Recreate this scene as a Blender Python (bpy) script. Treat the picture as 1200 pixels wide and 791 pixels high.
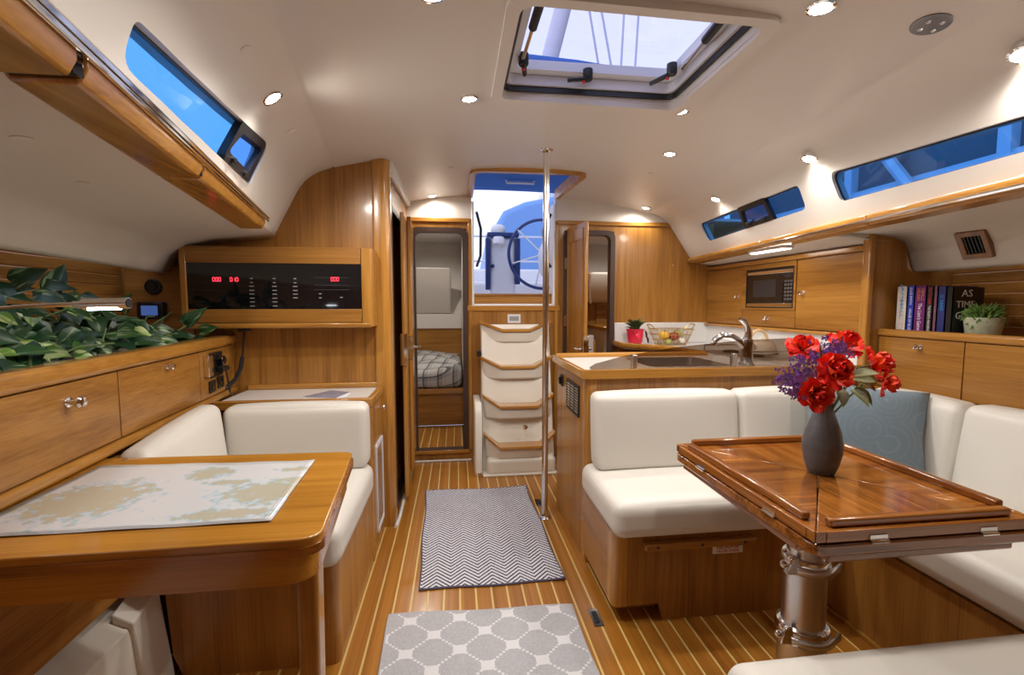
import bpy, bmesh, math, random
from mathutils import Vector, Matrix, Euler

# ------------------------------------------------------------------ clear
for o in list(bpy.data.objects):
    bpy.data.objects.remove(o, do_unlink=True)
SC = bpy.context.scene
COL = SC.collection
R = math.radians

# ------------------------------------------------------------------ camera
cam_d = bpy.data.cameras.new('camera')
cam_d.sensor_fit = 'HORIZONTAL'
cam_d.sensor_width = 36.0
cam_d.lens = 36.0 * 530.0 / 1200.0
cam_d.clip_start = 0.02
cam_d.clip_end = 200
cam = bpy.data.objects.new('camera', cam_d)
COL.objects.link(cam)
cam.location = (0, 0, 1.15)
cam.rotation_euler = (R(90 - 4.3), 0, R(-7.0))
SC.camera = cam

# ------------------------------------------------------------------ world, exposure
W = bpy.data.worlds.new('evening_sky')
SC.world = W
W.use_nodes = True
wn = W.node_tree.nodes
bg = wn['Background']
bg.inputs['Color'].default_value = (0.66, 0.70, 0.96, 1)
bg.inputs['Strength'].default_value = 1.02
vs = SC.view_settings
vs.view_transform = 'Standard'
vs.look = 'None'
vs.gamma = 1
vs.use_curve_mapping = False
vs.exposure = 0.6
LAMP_POWER = 15.0          # watts of each ceiling downlight
LAMP_COLOR = (1.0, 0.945, 0.87)

# ------------------------------------------------------------------ materials
MATS = {}
def new_mat(name):
    m = bpy.data.materials.new(name); m.use_nodes = True
    MATS[name] = m
    return m, m.node_tree.nodes, m.node_tree.links, m.node_tree.nodes['Principled BSDF']

def plain(name, col, rough=0.5, metal=0.0, coat=0.0, bump=0.0, bscale=200, spec=0.5, var=0.0):
    m, n, l, b = new_mat(name)
    b.inputs['Base Color'].default_value = (*col, 1)
    b.inputs['Roughness'].default_value = rough
    b.inputs['Metallic'].default_value = metal
    b.inputs['Coat Weight'].default_value = coat
    b.inputs['Specular IOR Level'].default_value = spec
    if bump or var:
        tc = n.new('ShaderNodeTexCoord'); ns = n.new('ShaderNodeTexNoise')
        ns.inputs['Scale'].default_value = bscale; ns.inputs['Detail'].default_value = 3
        l.new(tc.outputs['Object'], ns.inputs['Vector'])
        if bump:
            bp = n.new('ShaderNodeBump'); bp.inputs['Strength'].default_value = bump
            bp.inputs['Distance'].default_value = 0.002
            l.new(ns.outputs['Fac'], bp.inputs['Height']); l.new(bp.outputs['Normal'], b.inputs['Normal'])
        if var:
            mx = n.new('ShaderNodeMix'); mx.data_type = 'RGBA'
            mx.inputs['A'].default_value = (*[c * (1 - var) for c in col], 1)
            mx.inputs['B'].default_value = (*[min(1, c * (1 + var)) for c in col], 1)
            l.new(ns.outputs['Fac'], mx.inputs['Factor']); l.new(mx.outputs['Result'], b.inputs['Base Color'])
    return m

def emit(name, col, s):
    m, n, l, b = new_mat(name)
    b.inputs['Base Color'].default_value = (*col, 1)
    b.inputs['Emission Color'].default_value = (*col, 1)
    b.inputs['Emission Strength'].default_value = s
    return m

def pane(name, tint, refl=0.12, rough=0.0, milk=None, milkf=0.0):
    """thin glass or acrylic sheet: tinted see-through plus mirror reflection"""
    m, n, l, b = new_mat(name)
    n.remove(b)
    out = n['Material Output']
    t = n.new('ShaderNodeBsdfTransparent'); t.inputs['Color'].default_value = (*tint, 1)
    g = n.new('ShaderNodeBsdfGlossy'); g.inputs['Roughness'].default_value = rough
    mx = n.new('ShaderNodeMixShader'); mx.inputs[0].default_value = refl
    l.new(t.outputs[0], mx.inputs[1]); l.new(g.outputs[0], mx.inputs[2])
    l.new(mx.outputs[0], out.inputs['Surface'])
    return m

def wood(name, axis, dark, mid, light, rough=0.32, coat=0.25, scale=1.0, fine=1.0, contrast=1.0, dist=0.4):
    """straight-grained varnished timber, grain runs along the given axis"""
    m, n, l, b = new_mat(name)
    tc = n.new('ShaderNodeTexCoord')
    oi = n.new('ShaderNodeObjectInfo')
    add = n.new('ShaderNodeVectorMath'); add.operation = 'ADD'
    sc = n.new('ShaderNodeVectorMath'); sc.operation = 'SCALE'; sc.inputs['Scale'].default_value = 7.3
    cx = n.new('ShaderNodeCombineXYZ')
    for k in range(3): l.new(oi.outputs['Random'], cx.inputs[k])
    l.new(cx.outputs[0], sc.inputs[0])
    l.new(tc.outputs['Object'], add.inputs[0]); l.new(sc.outputs[0], add.inputs[1])
    def noise(along, cross, detail, d):
        mp = n.new('ShaderNodeMapping')
        s = [cross * scale] * 3; s['xyz'.index(axis)] = along * scale
        mp.inputs['Scale'].default_value = s
        l.new(add.outputs[0], mp.inputs['Vector'])
        ns = n.new('ShaderNodeTexNoise'); ns.inputs['Scale'].default_value = 1.0
        ns.inputs['Detail'].default_value = detail; ns.inputs['Distortion'].default_value = d
        l.new(mp.outputs[0], ns.inputs['Vector'])
        return ns
    a = noise(1.1, 22, 4, dist)
    c = noise(5.0, 190 * fine, 2, 0.1)
    mix = n.new('ShaderNodeMix'); mix.data_type = 'FLOAT'; mix.inputs['Factor'].default_value = 0.38
    l.new(a.outputs['Fac'], mix.inputs['A']); l.new(c.outputs['Fac'], mix.inputs['B'])
    cr = n.new('ShaderNodeValToRGB')
    e = cr.color_ramp.elements
    h = 0.17 / contrast
    e[0].position = 0.5 - h; e[0].color = (*dark, 1)
    e[1].position = 0.5 + h; e[1].color = (*light, 1)
    k = cr.color_ramp.elements.new(0.5); k.color = (*mid, 1)
    l.new(mix.outputs['Result'], cr.inputs['Fac'])
    # each board a little lighter or darker than the next
    hv = n.new('ShaderNodeHueSaturation')
    mr = n.new('ShaderNodeMapRange'); mr.inputs['To Min'].default_value = 0.95; mr.inputs['To Max'].default_value = 1.05
    l.new(oi.outputs['Random'], mr.inputs['Value']); l.new(mr.outputs['Result'], hv.inputs['Value'])
    l.new(cr.outputs['Color'], hv.inputs['Color'])
    l.new(hv.outputs['Color'], b.inputs['Base Color'])
    b.inputs['Roughness'].default_value = rough
    b.inputs['Coat Weight'].default_value = coat
    b.inputs['Coat Roughness'].default_value = 0.12
    bp = n.new('ShaderNodeBump'); bp.inputs['Strength'].default_value = 0.08; bp.inputs['Distance'].default_value = 0.001
    l.new(c.outputs['Fac'], bp.inputs['Height']); l.new(bp.outputs['Normal'], b.inputs['Normal'])
    return m

for ax in 'xyz':
    wood('teak_' + ax, ax, (0.23, 0.090, 0.015), (0.36, 0.158, 0.029), (0.45, 0.215, 0.046))
    wood('solid_' + ax, ax, (0.30, 0.125, 0.020), (0.44, 0.200, 0.036), (0.54, 0.265, 0.055), rough=0.25, coat=0.5)
wood('vent_timber', 'z', (0.14, 0.054, 0.011), (0.22, 0.090, 0.020), (0.29, 0.125, 0.030))
wood('sole_y', 'y', (0.27, 0.095, 0.011), (0.39, 0.155, 0.020), (0.48, 0.210, 0.032), rough=0.28, coat=0.3)
wood('gloss_x', 'x', (0.12, 0.032, 0.006), (0.30, 0.098, 0.015), (0.43, 0.16, 0.029), rough=0.12, coat=1.0, scale=0.8, contrast=1.25, dist=1.2)
wood('gloss_y', 'y', (0.12, 0.032, 0.006), (0.30, 0.098, 0.015), (0.43, 0.16, 0.029), rough=0.12, coat=1.0, scale=0.8, contrast=1.25, dist=1.2)
wood('desk_x', 'x', (0.33, 0.135, 0.018), (0.48, 0.210, 0.026), (0.56, 0.26, 0.040), rough=0.16, coat=0.9)
plain('holly', (0.72, 0.52, 0.19), 0.35, coat=0.3)
plain('caulk', (0.05, 0.03, 0.02), 0.8)
plain('liner', (0.68, 0.635, 0.585), 0.38, bump=0.08, bscale=90)
plain('vinyl', (0.66, 0.61, 0.54), 0.5, bump=0.25, bscale=260)
plain('leather', (0.71, 0.68, 0.625), 0.42, bump=0.12, bscale=300)
plain('piping', (0.45, 0.38, 0.28), 0.6)
plain('white_laminate', (0.74, 0.73, 0.72), 0.22)
plain('gelcoat', (0.78, 0.74, 0.66), 0.28)
plain('deck_white', (0.85, 0.86, 0.87), 0.4)
plain('white_paint', (0.82, 0.82, 0.82), 0.4)
plain('chrome', (0.82, 0.82, 0.84), 0.07, metal=1)
plain('steel', (0.78, 0.77, 0.76), 0.14, metal=1)
plain('brushed', (0.72, 0.71, 0.70), 0.30, metal=1)
plain('black_plastic', (0.012, 0.012, 0.013), 0.4)
plain('gunmetal', (0.20, 0.20, 0.21), 0.35, metal=1)
plain('black_gloss', (0.006, 0.006, 0.008), 0.06, coat=0.6)
plain('rubber', (0.055, 0.030, 0.024), 0.45)
plain('alloy', (0.72, 0.73, 0.78), 0.35)
plain('red_mark', (0.6, 0.02, 0.02), 0.4)
plain('red_pot', (0.72, 0.02, 0.06), 0.35)
plain('sage_pot', (0.40, 0.42, 0.30), 0.6, bump=0.3, bscale=60, var=0.25)
plain('vase_grey', (0.105, 0.105, 0.115), 0.5, bump=0.5, bscale=45, var=0.35)
plain('stem_green', (0.10, 0.16, 0.05), 0.6)
plain('olive_leaf', (0.16, 0.155, 0.055), 0.55, bscale=30, var=0.3)
plain('petal_red', (0.86, 0.028, 0.014), 0.5, bscale=40, var=0.25)
plain('petal_orange', (0.90, 0.075, 0.016), 0.5, bscale=40, var=0.2)
plain('floret', (0.30, 0.15, 0.50), 0.6, bscale=60, var=0.4)
plain('flower_heart', (0.10, 0.06, 0.02), 0.7)
plain('succulent', (0.13, 0.24, 0.05), 0.5, bscale=50, var=0.4)
plain('coleus', (0.10, 0.15, 0.05), 0.5, bscale=30, var=0.5)
plain('coleus_dark', (0.10, 0.035, 0.04), 0.5, bscale=30, var=0.4)
plain('wire_gold', (0.60, 0.42, 0.16), 0.3, metal=1)
plain('gourd_yellow', (0.85, 0.48, 0.03), 0.45)
plain('gourd_green', (0.40, 0.42, 0.10), 0.5, bscale=25, var=0.5)
plain('gourd_red', (0.35, 0.05, 0.03), 0.5, bscale=25, var=0.4)
plain('enamel', (0.72, 0.66, 0.58), 0.15)
plain('pale_wood', (0.60, 0.40, 0.20), 0.5)
plain('curtain', (0.72, 0.74, 0.74), 0.7)
plain('blue_canvas', (0.025, 0.14, 0.50), 0.8)
plain('pod_blue', (0.015, 0.04, 0.16), 0.4)
plain('shed_grey', (0.16, 0.17, 0.18), 0.8)
plain('sea', (0.03, 0.05, 0.07), 0.15)
plain('hull_blue', (0.20, 0.40, 0.80), 0.4)
plain('rope', (0.62, 0.66, 0.80), 0.7)
plain('paper', (0.75, 0.76, 0.78), 0.6)
plain('ink_white', (0.80, 0.80, 0.80), 0.6)
plain('ink_grey', (0.30, 0.30, 0.30), 0.6)
plain('gap_line', (0.08, 0.08, 0.09), 0.6)
plain('ink_red', (0.60, 0.04, 0.03), 0.6)
plain('ink_orange', (0.75, 0.26, 0.05), 0.6)
plain('ink_black', (0.01, 0.01, 0.01), 0.6)
plain('ink_blue', (0.03, 0.30, 0.62), 0.6)
plain('card_pale', (0.62, 0.55, 0.50), 0.5)
plain('card_blue', (0.02, 0.04, 0.36), 0.4)
plain('card_purple', (0.13, 0.015, 0.13), 0.4)
plain('card_black', (0.012, 0.010, 0.012), 0.35)
plain('card_indigo', (0.02, 0.03, 0.16), 0.35)
plain('card_mixed', (0.16, 0.06, 0.10), 0.5, bscale=60, var=0.9)
plain('cover_scene', (0.25, 0.27, 0.36), 0.3, bscale=14, var=0.8)
plain('screen', (0.035, 0.035, 0.040), 0.15)
plain('key_grey', (0.10, 0.10, 0.11), 0.5)
emit('lamp_glow', (1.0, 0.90, 0.76), 22.0)
emit('strip_glow', (1.0, 0.93, 0.82), 9.0)
emit('led_white', (0.85, 0.95, 1.0), 14.0)
emit('led_red', (1.0, 0.03, 0.06), 3.0)
emit('lcd', (0.05, 0.10, 0.30), 0.5)
pane('clear_pane', (0.91, 0.91, 0.97), 0.05)
pane('blue_pane', (0.35, 0.67, 0.96), 0.05)
pane('smoked_pane', (0.58, 0.52, 0.47), 0.10)
pane('port_pane', (0.95, 0.92, 1.0), 0.05)
plain('bedding', (0.3, 0.3, 0.3), 0.85)
# ------------------------------------------------------------------ mesh helpers
def V(*a): return Vector(a)

class MB:
    """collects geometry in world coordinates; build() links it as one mesh object"""
    def __init__(s): s.v = []; s.f = []
    def add(s, vs, fs):
        o = len(s.v); s.v += [Vector(p) for p in vs]; s.f += [[o + i for i in f] for f in fs]
        return s
    def box(s, x0, x1, y0, y1, z0, z1):
        p = [(x, y, z) for x in (x0, x1) for y in (y0, y1) for z in (z0, z1)]
        return s.add(p, [(0, 1, 3, 2), (4, 6, 7, 5), (0, 4, 5, 1), (2, 3, 7, 6), (0, 2, 6, 4), (1, 5, 7, 3)])
    def hexa(s, p):      # 8 points: bottom ring 4, top ring 4
        return s.add(p, [(3, 2, 1, 0), (4, 5, 6, 7), (0, 1, 5, 4), (1, 2, 6, 5), (2, 3, 7, 6), (3, 0, 4, 7)])
    def prism(s, poly, axis, a, b):
        n = len(poly)
        def P(q, h):
            return (h, q[0], q[1]) if axis == 'x' else (q[0], h, q[1]) if axis == 'y' else (q[0], q[1], h)
        vs = [P(q, a) for q in poly] + [P(q, b) for q in poly]
        fs = [list(range(n))[::-1], list(range(n, 2 * n))] + [(i, (i + 1) % n, n + (i + 1) % n, n + i) for i in range(n)]
        return s.add(vs, fs)
    def ring(s, outer, inner, axis, a, b):
        """flat frame: outer and inner outlines with the same number of points"""
        n = len(outer)
        def P(q, h):
            return (h, q[0], q[1]) if axis == 'x' else (q[0], h, q[1]) if axis == 'y' else (q[0], q[1], h)
        vs = [P(q, a) for q in outer] + [P(q, a) for q in inner] + [P(q, b) for q in outer] + [P(q, b) for q in inner]
        fs = []
        for i in range(n):
            j = (i + 1) % n
            fs += [(i, j, n + j, n + i), (2 * n + i, 3 * n + i, 3 * n + j, 2 * n + j),
                   (i, 2 * n + i, 2 * n + j, j), (n + i, n + j, 3 * n + j, 3 * n + i)]
        return s.add(vs, fs)
    def tube(s, pts, r, n=10, closed=False, flat=None):
        pts = [Vector(p) for p in pts]; m = len(pts)
        rs = r if isinstance(r, (list, tuple)) else [r] * m
        o = len(s.v); up = None
        for i, p in enumerate(pts):
            if closed: t = (pts[(i + 1) % m] - pts[i - 1]).normalized()
            else: t = (pts[min(i + 1, m - 1)] - pts[max(i - 1, 0)]).normalized()
            if up is None:
                up = Vector((0, 0, 1)) if abs(t.z) < 0.9 else Vector((1, 0, 0))
            a = t.cross(up).normalized(); b = a.cross(t).normalized(); up = b
            for k in range(n):
                w = 2 * math.pi * k / n
                fy = flat if flat else 1.0
                s.v.append(p + a * math.cos(w) * rs[i] + b * math.sin(w) * rs[i] * fy)
        for i in range(m if closed else m - 1):
            for k in range(n):
                i2 = (i + 1) % m
                s.f.append([o + i * n + k, o + i * n + (k + 1) % n, o + i2 * n + (k + 1) % n, o + i2 * n + k])
        if not closed:
            s.f.append([o + k for k in range(n)][::-1]); s.f.append([o + (m - 1) * n + k for k in range(n)])
        return s
    def lathe(s, org, prof, n=20, axis=(0, 0, 1)):
        """prof: (radius, height along axis)"""
        q = Vector((0, 0, 1)).rotation_difference(Vector(axis).normalized()); org = Vector(org); o = len(s.v)
        for r, h in prof:
            for k in range(n):
                w = 2 * math.pi * k / n
                s.v.append(org + q @ Vector((r * math.cos(w), r * math.sin(w), h)))
        m = len(prof)
        for i in range(m - 1):
            for k in range(n):
                s.f.append([o + i * n + k, o + i * n + (k + 1) % n, o + (i + 1) * n + (k + 1) % n, o + (i + 1) * n + k])
        s.f.append([o + k for k in range(n)][::-1]); s.f.append([o + (m - 1) * n + k for k in range(n)])
        return s
    def ball(s, c, r, n=10, sq=(1, 1, 1)):
        m = max(4, n // 2); prof = [(math.sin(math.pi * (i + .02) / (m + .04)), -math.cos(math.pi * (i + .02) / (m + .04))) for i in range(m + 1)]
        o = len(s.v); s.lathe((0, 0, 0), prof, n)
        for i in range(o, len(s.v)):
            p = s.v[i]; s.v[i] = Vector((c[0] + p.x * r * sq[0], c[1] + p.y * r * sq[1], c[2] + p.z * r * sq[2]))
        return s
    def rbox(s, x0, x1, y0, y1, z0, z1, r, n=7, bulge=0.0, fn=None):
        """padded cushion block: rounded box with gently swollen faces"""
        c = Vector(((x0 + x1) / 2, (y0 + y1) / 2, (z0 + z1) / 2)); h = Vector((x1 - x0, y1 - y0, z1 - z0)) / 2
        r = min(r, *h)
        def coords(hh):
            inner = hh - r
            L = [-hh + r * (1 - math.cos(math.pi / 2 * i / 4)) for i in range(4)]
            M = [-inner + 2 * inner * i / n for i in range(n + 1)]
            return L + M + [-a for a in L[::-1]]
        cs = [coords(a) for a in h]; idx = {}
        o = len(s.v); vs = []
        def vid(i, j, k):
            if (i, j, k) in idx: return idx[(i, j, k)]
            p = Vector((cs[0][i], cs[1][j], cs[2][k]))
            q = Vector([max(-(h[a] - r), min(h[a] - r, p[a])) for a in range(3)])
            d = p - q
            p2 = q + (d.normalized() * r if d.length > 1e-9 else d)
            if bulge:
                for a in range(3):
                    b_, c_ = [x for x in range(3) if x != a]
                    w = max(0, 1 - (p[b_] / h[b_]) ** 2) * max(0, 1 - (p[c_] / h[c_]) ** 2)
                    if abs(p[a]) >= h[a] - 1e-6: p2[a] += math.copysign(bulge * w * (.35 if a < 2 and h[a] > .12 else 0 if (a == 2 and p[a] < 0) else 1), p[a])
            p2 = p2 + c
            if fn: p2 = Vector(fn(p2))
            idx[(i, j, k)] = len(vs); vs.append(p2); return idx[(i, j, k)]
        N = [len(a) - 1 for a in cs]; fs = []
        for a in range(3):
            b_, c_ = [x for x in range(3) if x != a]
            for e in (0, N[a]):
                for i in range(N[b_]):
                    for j in range(N[c_]):
                        quad = []
                        for di, dj in ((0, 0), (1, 0), (1, 1), (0, 1)):
                            t = [0, 0, 0]; t[a] = e; t[b_] = i + di; t[c_] = j + dj
                            quad.append(vid(*t))
                        fs.append(quad)
        return s.add(vs, fs)
    def grid(s, fn, nu, nv):
        vs = [fn(i / nu, j / nv) for i in range(nu + 1) for j in range(nv + 1)]
        fs = [(i * (nv + 1) + j, (i + 1) * (nv + 1) + j, (i + 1) * (nv + 1) + j + 1, i * (nv + 1) + j + 1) for i in range(nu) for j in range(nv)]
        return s.add(vs, fs)
    def xf(s, M, start=0):
        for i in range(start, len(s.v)): s.v[i] = M @ s.v[i]
        return s
    def build(s, name, mat, parent=None, bev=0.0, smooth=False, seg=2, origin=None, solid=0.0, local=False):
        me = bpy.data.meshes.new(name)
        if local: off = Vector((0, 0, 0))
        elif parent is not None: off = wloc(parent)
        else:
            if origin is None:
                xs = [p.x for p in s.v]; ys = [p.y for p in s.v]; zs = [p.z for p in s.v]
                origin = ((min(xs) + max(xs)) / 2, (min(ys) + max(ys)) / 2, min(zs))
            off = Vector(origin)
        me.from_pydata([tuple(p - off) for p in s.v], [], s.f)
        bm = bmesh.new(); bm.from_mesh(me)
        bmesh.ops.recalc_face_normals(bm, faces=bm.faces); bm.to_mesh(me); bm.free()
        me.materials.append(MATS[mat])
        if smooth:
            for p in me.polygons: p.use_smooth = True
            me.set_sharp_from_angle(angle=R(42))
        o = bpy.data.objects.new(name, me); COL.objects.link(o)
        if parent is not None: o.parent = parent
        else: o.location = off
        if solid:
            md = o.modifiers.new('thickness', 'SOLIDIFY'); md.thickness = solid; md.offset = 0
        if bev:
            md = o.modifiers.new('rounded_edges', 'BEVEL'); md.width = bev; md.segments = seg
            md.limit_method = 'ANGLE'; md.angle_limit = R(40)
            me.polygons.foreach_set('use_smooth', [True] * len(me.polygons)); me.set_sharp_from_angle(angle=R(42))
        return o

def wloc(o):
    p = Vector((0, 0, 0))
    while o is not None:
        p = p + o.location; o = o.parent
    return p

def tag(o, label=None, cat=None, group=None, kind=None):
    if label: o['label'] = label
    if cat: o['category'] = cat
    if group: o['group'] = group
    if kind: o['kind'] = kind
    return o

def thing(name, label, cat, loc=(0, 0, 0), group=None, kind=None):
    o = bpy.data.objects.new(name, None); COL.objects.link(o)
    o.empty_display_size = 0.05; o.location = loc
    return tag(o, label, cat, group, kind)

def struct(o, label=None, cat=None):
    return tag(o, label, cat, kind='structure')

def copy_tree(o, parent=None):
    c = o.copy(); COL.objects.link(c); c.parent = parent
    for ch in o.children: copy_tree(ch, c)
    return c

def rpoly(pts, r, seg=5):
    """polygon with rounded corners; r may be one radius or one per corner"""
    n = len(pts); out = []
    for i in range(n):
        p = Vector(pts[i]).to_2d(); a = Vector(pts[i - 1]).to_2d(); b = Vector(pts[(i + 1) % n]).to_2d()
        rr = r[i] if isinstance(r, (list, tuple)) else r
        u = (a - p).normalized(); w = (b - p).normalized()
        ang = u.angle(w); t = min(rr / math.tan(ang / 2), (a - p).length * .49, (b - p).length * .49)
        s0 = p + u * t; s1 = p + w * t
        for k in range(seg + 1):
            q = k / seg
            out.append(tuple(s0 * (1 - q) ** 2 + p * 2 * q * (1 - q) + s1 * q * q))
    return out

def rect(x0, x1, y0, y1): return [(x0, y0), (x1, y0), (x1, y1), (x0, y1)]

def cut(o, *cutters):
    """carve openings and keep the result as plain mesh"""
    for c in cutters:
        md = o.modifiers.new('cut', 'BOOLEAN'); md.operation = 'DIFFERENCE'; md.solver = 'EXACT'; md.object = c
    bpy.context.view_layer.update()
    dg = bpy.context.evaluated_depsgraph_get()
    me = bpy.data.meshes.new_from_object(o.evaluated_get(dg))
    o.modifiers.clear(); old = o.data; o.data = me; bpy.data.meshes.remove(old)
    for c in cutters: bpy.data.objects.remove(c, do_unlink=True)
    return o

def lettering(name, body, size, mat, parent, pos, right, up, align='CENTER', depth=0.0006, width=None):
    """raised or printed text; pos is a world point, right/up the reading directions"""
    cu = bpy.data.curves.new('text', 'FONT'); cu.body = body; cu.size = size; cu.extrude = depth
    cu.align_x = align; cu.align_y = 'CENTER'; cu.resolution_u = 2
    t = bpy.data.objects.new('text', cu); COL.objects.link(t)
    bpy.context.view_layer.update()
    me = bpy.data.meshes.new_from_object(t.evaluated_get(bpy.context.evaluated_depsgraph_get()))
    bpy.data.objects.remove(t, do_unlink=True); bpy.data.curves.remove(cu)
    if width and len(me.vertices):
        xs = [v.co.x for v in me.vertices]; k = width / max(1e-6, max(xs) - min(xs))
        for v in me.vertices: v.co.x *= k
    r = Vector(right).normalized(); u = Vector(up).normalized(); w = r.cross(u)
    M = Matrix((r, u, w)).transposed().to_4x4()
    off = Vector(pos) - wloc(parent)
    for v in me.vertices: v.co = M @ v.co + off
    me.materials.clear(); me.materials.append(MATS[mat])
    o = bpy.data.objects.new(name, me); COL.objects.link(o); o.parent = parent
    return o

def knob_mb(p, axis, s=1.0):
    return MB().lathe(p, [(0.011 * s, 0), (0.011 * s, .004 * s), (0.006 * s, .006 * s), (.006 * s, .016 * s), (.0125 * s, .022 * s), (.0135 * s, .028 * s), (.010 * s, .033 * s), (.001, .034 * s)], 16, axis)
# ------------------------------------------------------------------ the cabin shell
XC = 0.46                                   # centreline of the boat
def dLb(y): return .83 + .21 * y            # port coachroof side, foot
def dLt(y): return .83 + .145 * y           # port coachroof side, head
def dRb(y): return .96 + .106 * y
def dRt(y): return .90 + .06 * y
def zc(d): return 1.93 - .115 * d * d       # roof camber
def trunk_x(side, y, z):
    b, t = (dLb(y), dLt(y)) if side < 0 else (dRb(y), dRt(y))
    zt = zc(t); q = (z - 1.49) / (zt - 1.49)
    return XC + side * (b + (t - b) * q)

def roof_profile(y):
    """inner outline of the headliner, port foot to starboard foot"""
    pts = []
    for side in (-1, 1):
        b, t = (dLb(y), dLt(y)) if side < 0 else (dRb(y), dRt(y))
        zt = zc(t); q = []
        foot = Vector((b, 1.49)); top = Vector((t, zt))
        q.append(foot)
        s0 = top + (foot - top).normalized() * .10; a = t - .11; s1 = Vector((a, zc(a)))
        q.append(foot.lerp(s0, .5))
        for k in range(7):
            w = k / 6; q.append(s0 * (1 - w) ** 2 + top * 2 * w * (1 - w) + s1 * w * w)
        # a shallow seam in the headliner, then the crowned roof
        q.append(Vector((a - .012, zc(a - .012) + .004))); q.append(Vector((a - .022, zc(a - .022))))
        for k in range(1, 7):
            d = (a - .022) * (1 - k / 6); q.append(Vector((d, zc(d))))
        q = [(XC + side * p.x, p.y) for p in q]
        pts = q if side < 0 else pts + q[::-1][1:]
    return pts

ys = [-1.1 + 4.40 * i / 22 for i in range(23)]
mb = MB(); prof = [roof_profile(y) for y in ys]; n = len(prof[0])
for layer in (0, 1):
    for y, pr in zip(ys, prof):
        for i, (x, z) in enumerate(pr):
            a = Vector(pr[max(0, i - 1)]); b = Vector(pr[min(n - 1, i + 1)]); t = (b - a).normalized()
            nn = Vector((-t.y, t.x)) * (.045 * layer)
            mb.v.append(Vector((x + nn.x, y, z + nn.y)))
m = len(ys); L = m * n
for j in range(m - 1):
    for i in range(n - 1):
        a, b, c, d = j * n + i, j * n + i + 1, (j + 1) * n + i + 1, (j + 1) * n + i
        mb.f.append([a, b, c, d]); mb.f.append([L + d, L + c, L + b, L + a])
    for i in (0, n - 1):
        a, d = j * n + i, (j + 1) * n + i
        mb.f.append([a, d, L + d, L + a])
for j in (0, m - 1):
    for i in range(n - 1):
        a, b = j * n + i, j * n + i + 1
        mb.f.append([a, L + a, L + b, b])
ceiling = struct(mb.build('ceiling', 'liner', smooth=True, origin=(0, 0, 0)), 'cream moulded headliner curving down into the window sides', 'ceiling')

WIN = {1: (-1, [(.835, 1.54), (1.69, 1.556), (1.735, 1.712), (.868, 1.628)], .035),
       2: (1, [(.45, 1.545), (1.715, 1.566), (1.724, 1.684), (.45, 1.604)], .03),
       3: (1, [(1.914, 1.578), (2.887, 1.565), (2.882, 1.68), (1.912, 1.686)], .03)}
def cutter(mbx):
    return mbx.build('cutter', 'liner', origin=(0, 0, 0))
cs = []
for k, (side, pts, r) in WIN.items():
    x0 = XC + side * .75; x1 = XC + side * 1.7
    cs.append(cutter(MB().prism(rpoly(pts, r), 'x', min(x0, x1), max(x0, x1))))
cs.append(cutter(MB().prism(rpoly(rect(.175, .845, 1.205, 1.735), .035), 'z', 1.6, 2.2)))
cs.append(cutter(MB().prism(rpoly([(.11, 3.5), (.11, 2.67), (.76, 2.67), (.73, 3.5)], [.001, .06, .06, .001]), 'z', 1.6, 2.2)))
cut(ceiling, *cs)

# windows: tinted acrylic let into the coachroof sides
def on_trunk(side, p, off=0.0):
    return Vector((trunk_x(side, p[0], p[1]) + side * off, p[0], p[1]))
def trunk_frame(name, mat, parent, side, outer, inner, a, b):
    mb = MB(); n = len(outer)
    mb.v = [on_trunk(side, p, a) for p in outer] + [on_trunk(side, p, a) for p in inner] + [on_trunk(side, p, b) for p in outer] + [on_trunk(side, p, b) for p in inner]
    for i in range(n):
        j = (i + 1) % n
        mb.f += [[i, j, n + j, n + i], [2 * n + i, 3 * n + i, 3 * n + j, 2 * n + j], [i, 2 * n + i, 2 * n + j, j], [n + i, n + j, 3 * n + j, 3 * n + i]]
    return mb.build(name, mat, parent, smooth=True)
def trunk_sheet(name, mat, parent, side, pts, a, b):
    mb = MB(); n = len(pts)
    mb.v = [on_trunk(side, p, a) for p in pts] + [on_trunk(side, p, b) for p in pts]
    mb.f = [list(range(n)), list(range(n, 2 * n))] + [[i, (i + 1) % n, n + (i + 1) % n, n + i] for i in range(n)]
    return mb.build(name, mat, parent)
def shrink(pts, k):
    c = Vector((sum(p[0] for p in pts) / len(pts), sum(p[1] for p in pts) / len(pts)))
    out = []
    for p in pts:
        d = Vector(p) - c; out.append((p[0] - math.copysign(k, d.x), p[1] - math.copysign(k, d.y)))
    return out
WLAB = {1: 'long blue tinted window over the chart table side', 2: 'long blue tinted window over the settee', 3: 'blue tinted window over the galley'}
PORT = {1: [(1.375, 1.552), (1.655, 1.556), (1.712, 1.705), (1.452, 1.682)], 3: [(2.155, 1.574), (2.428, 1.572), (2.412, 1.683), (2.163, 1.685)]}
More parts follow.
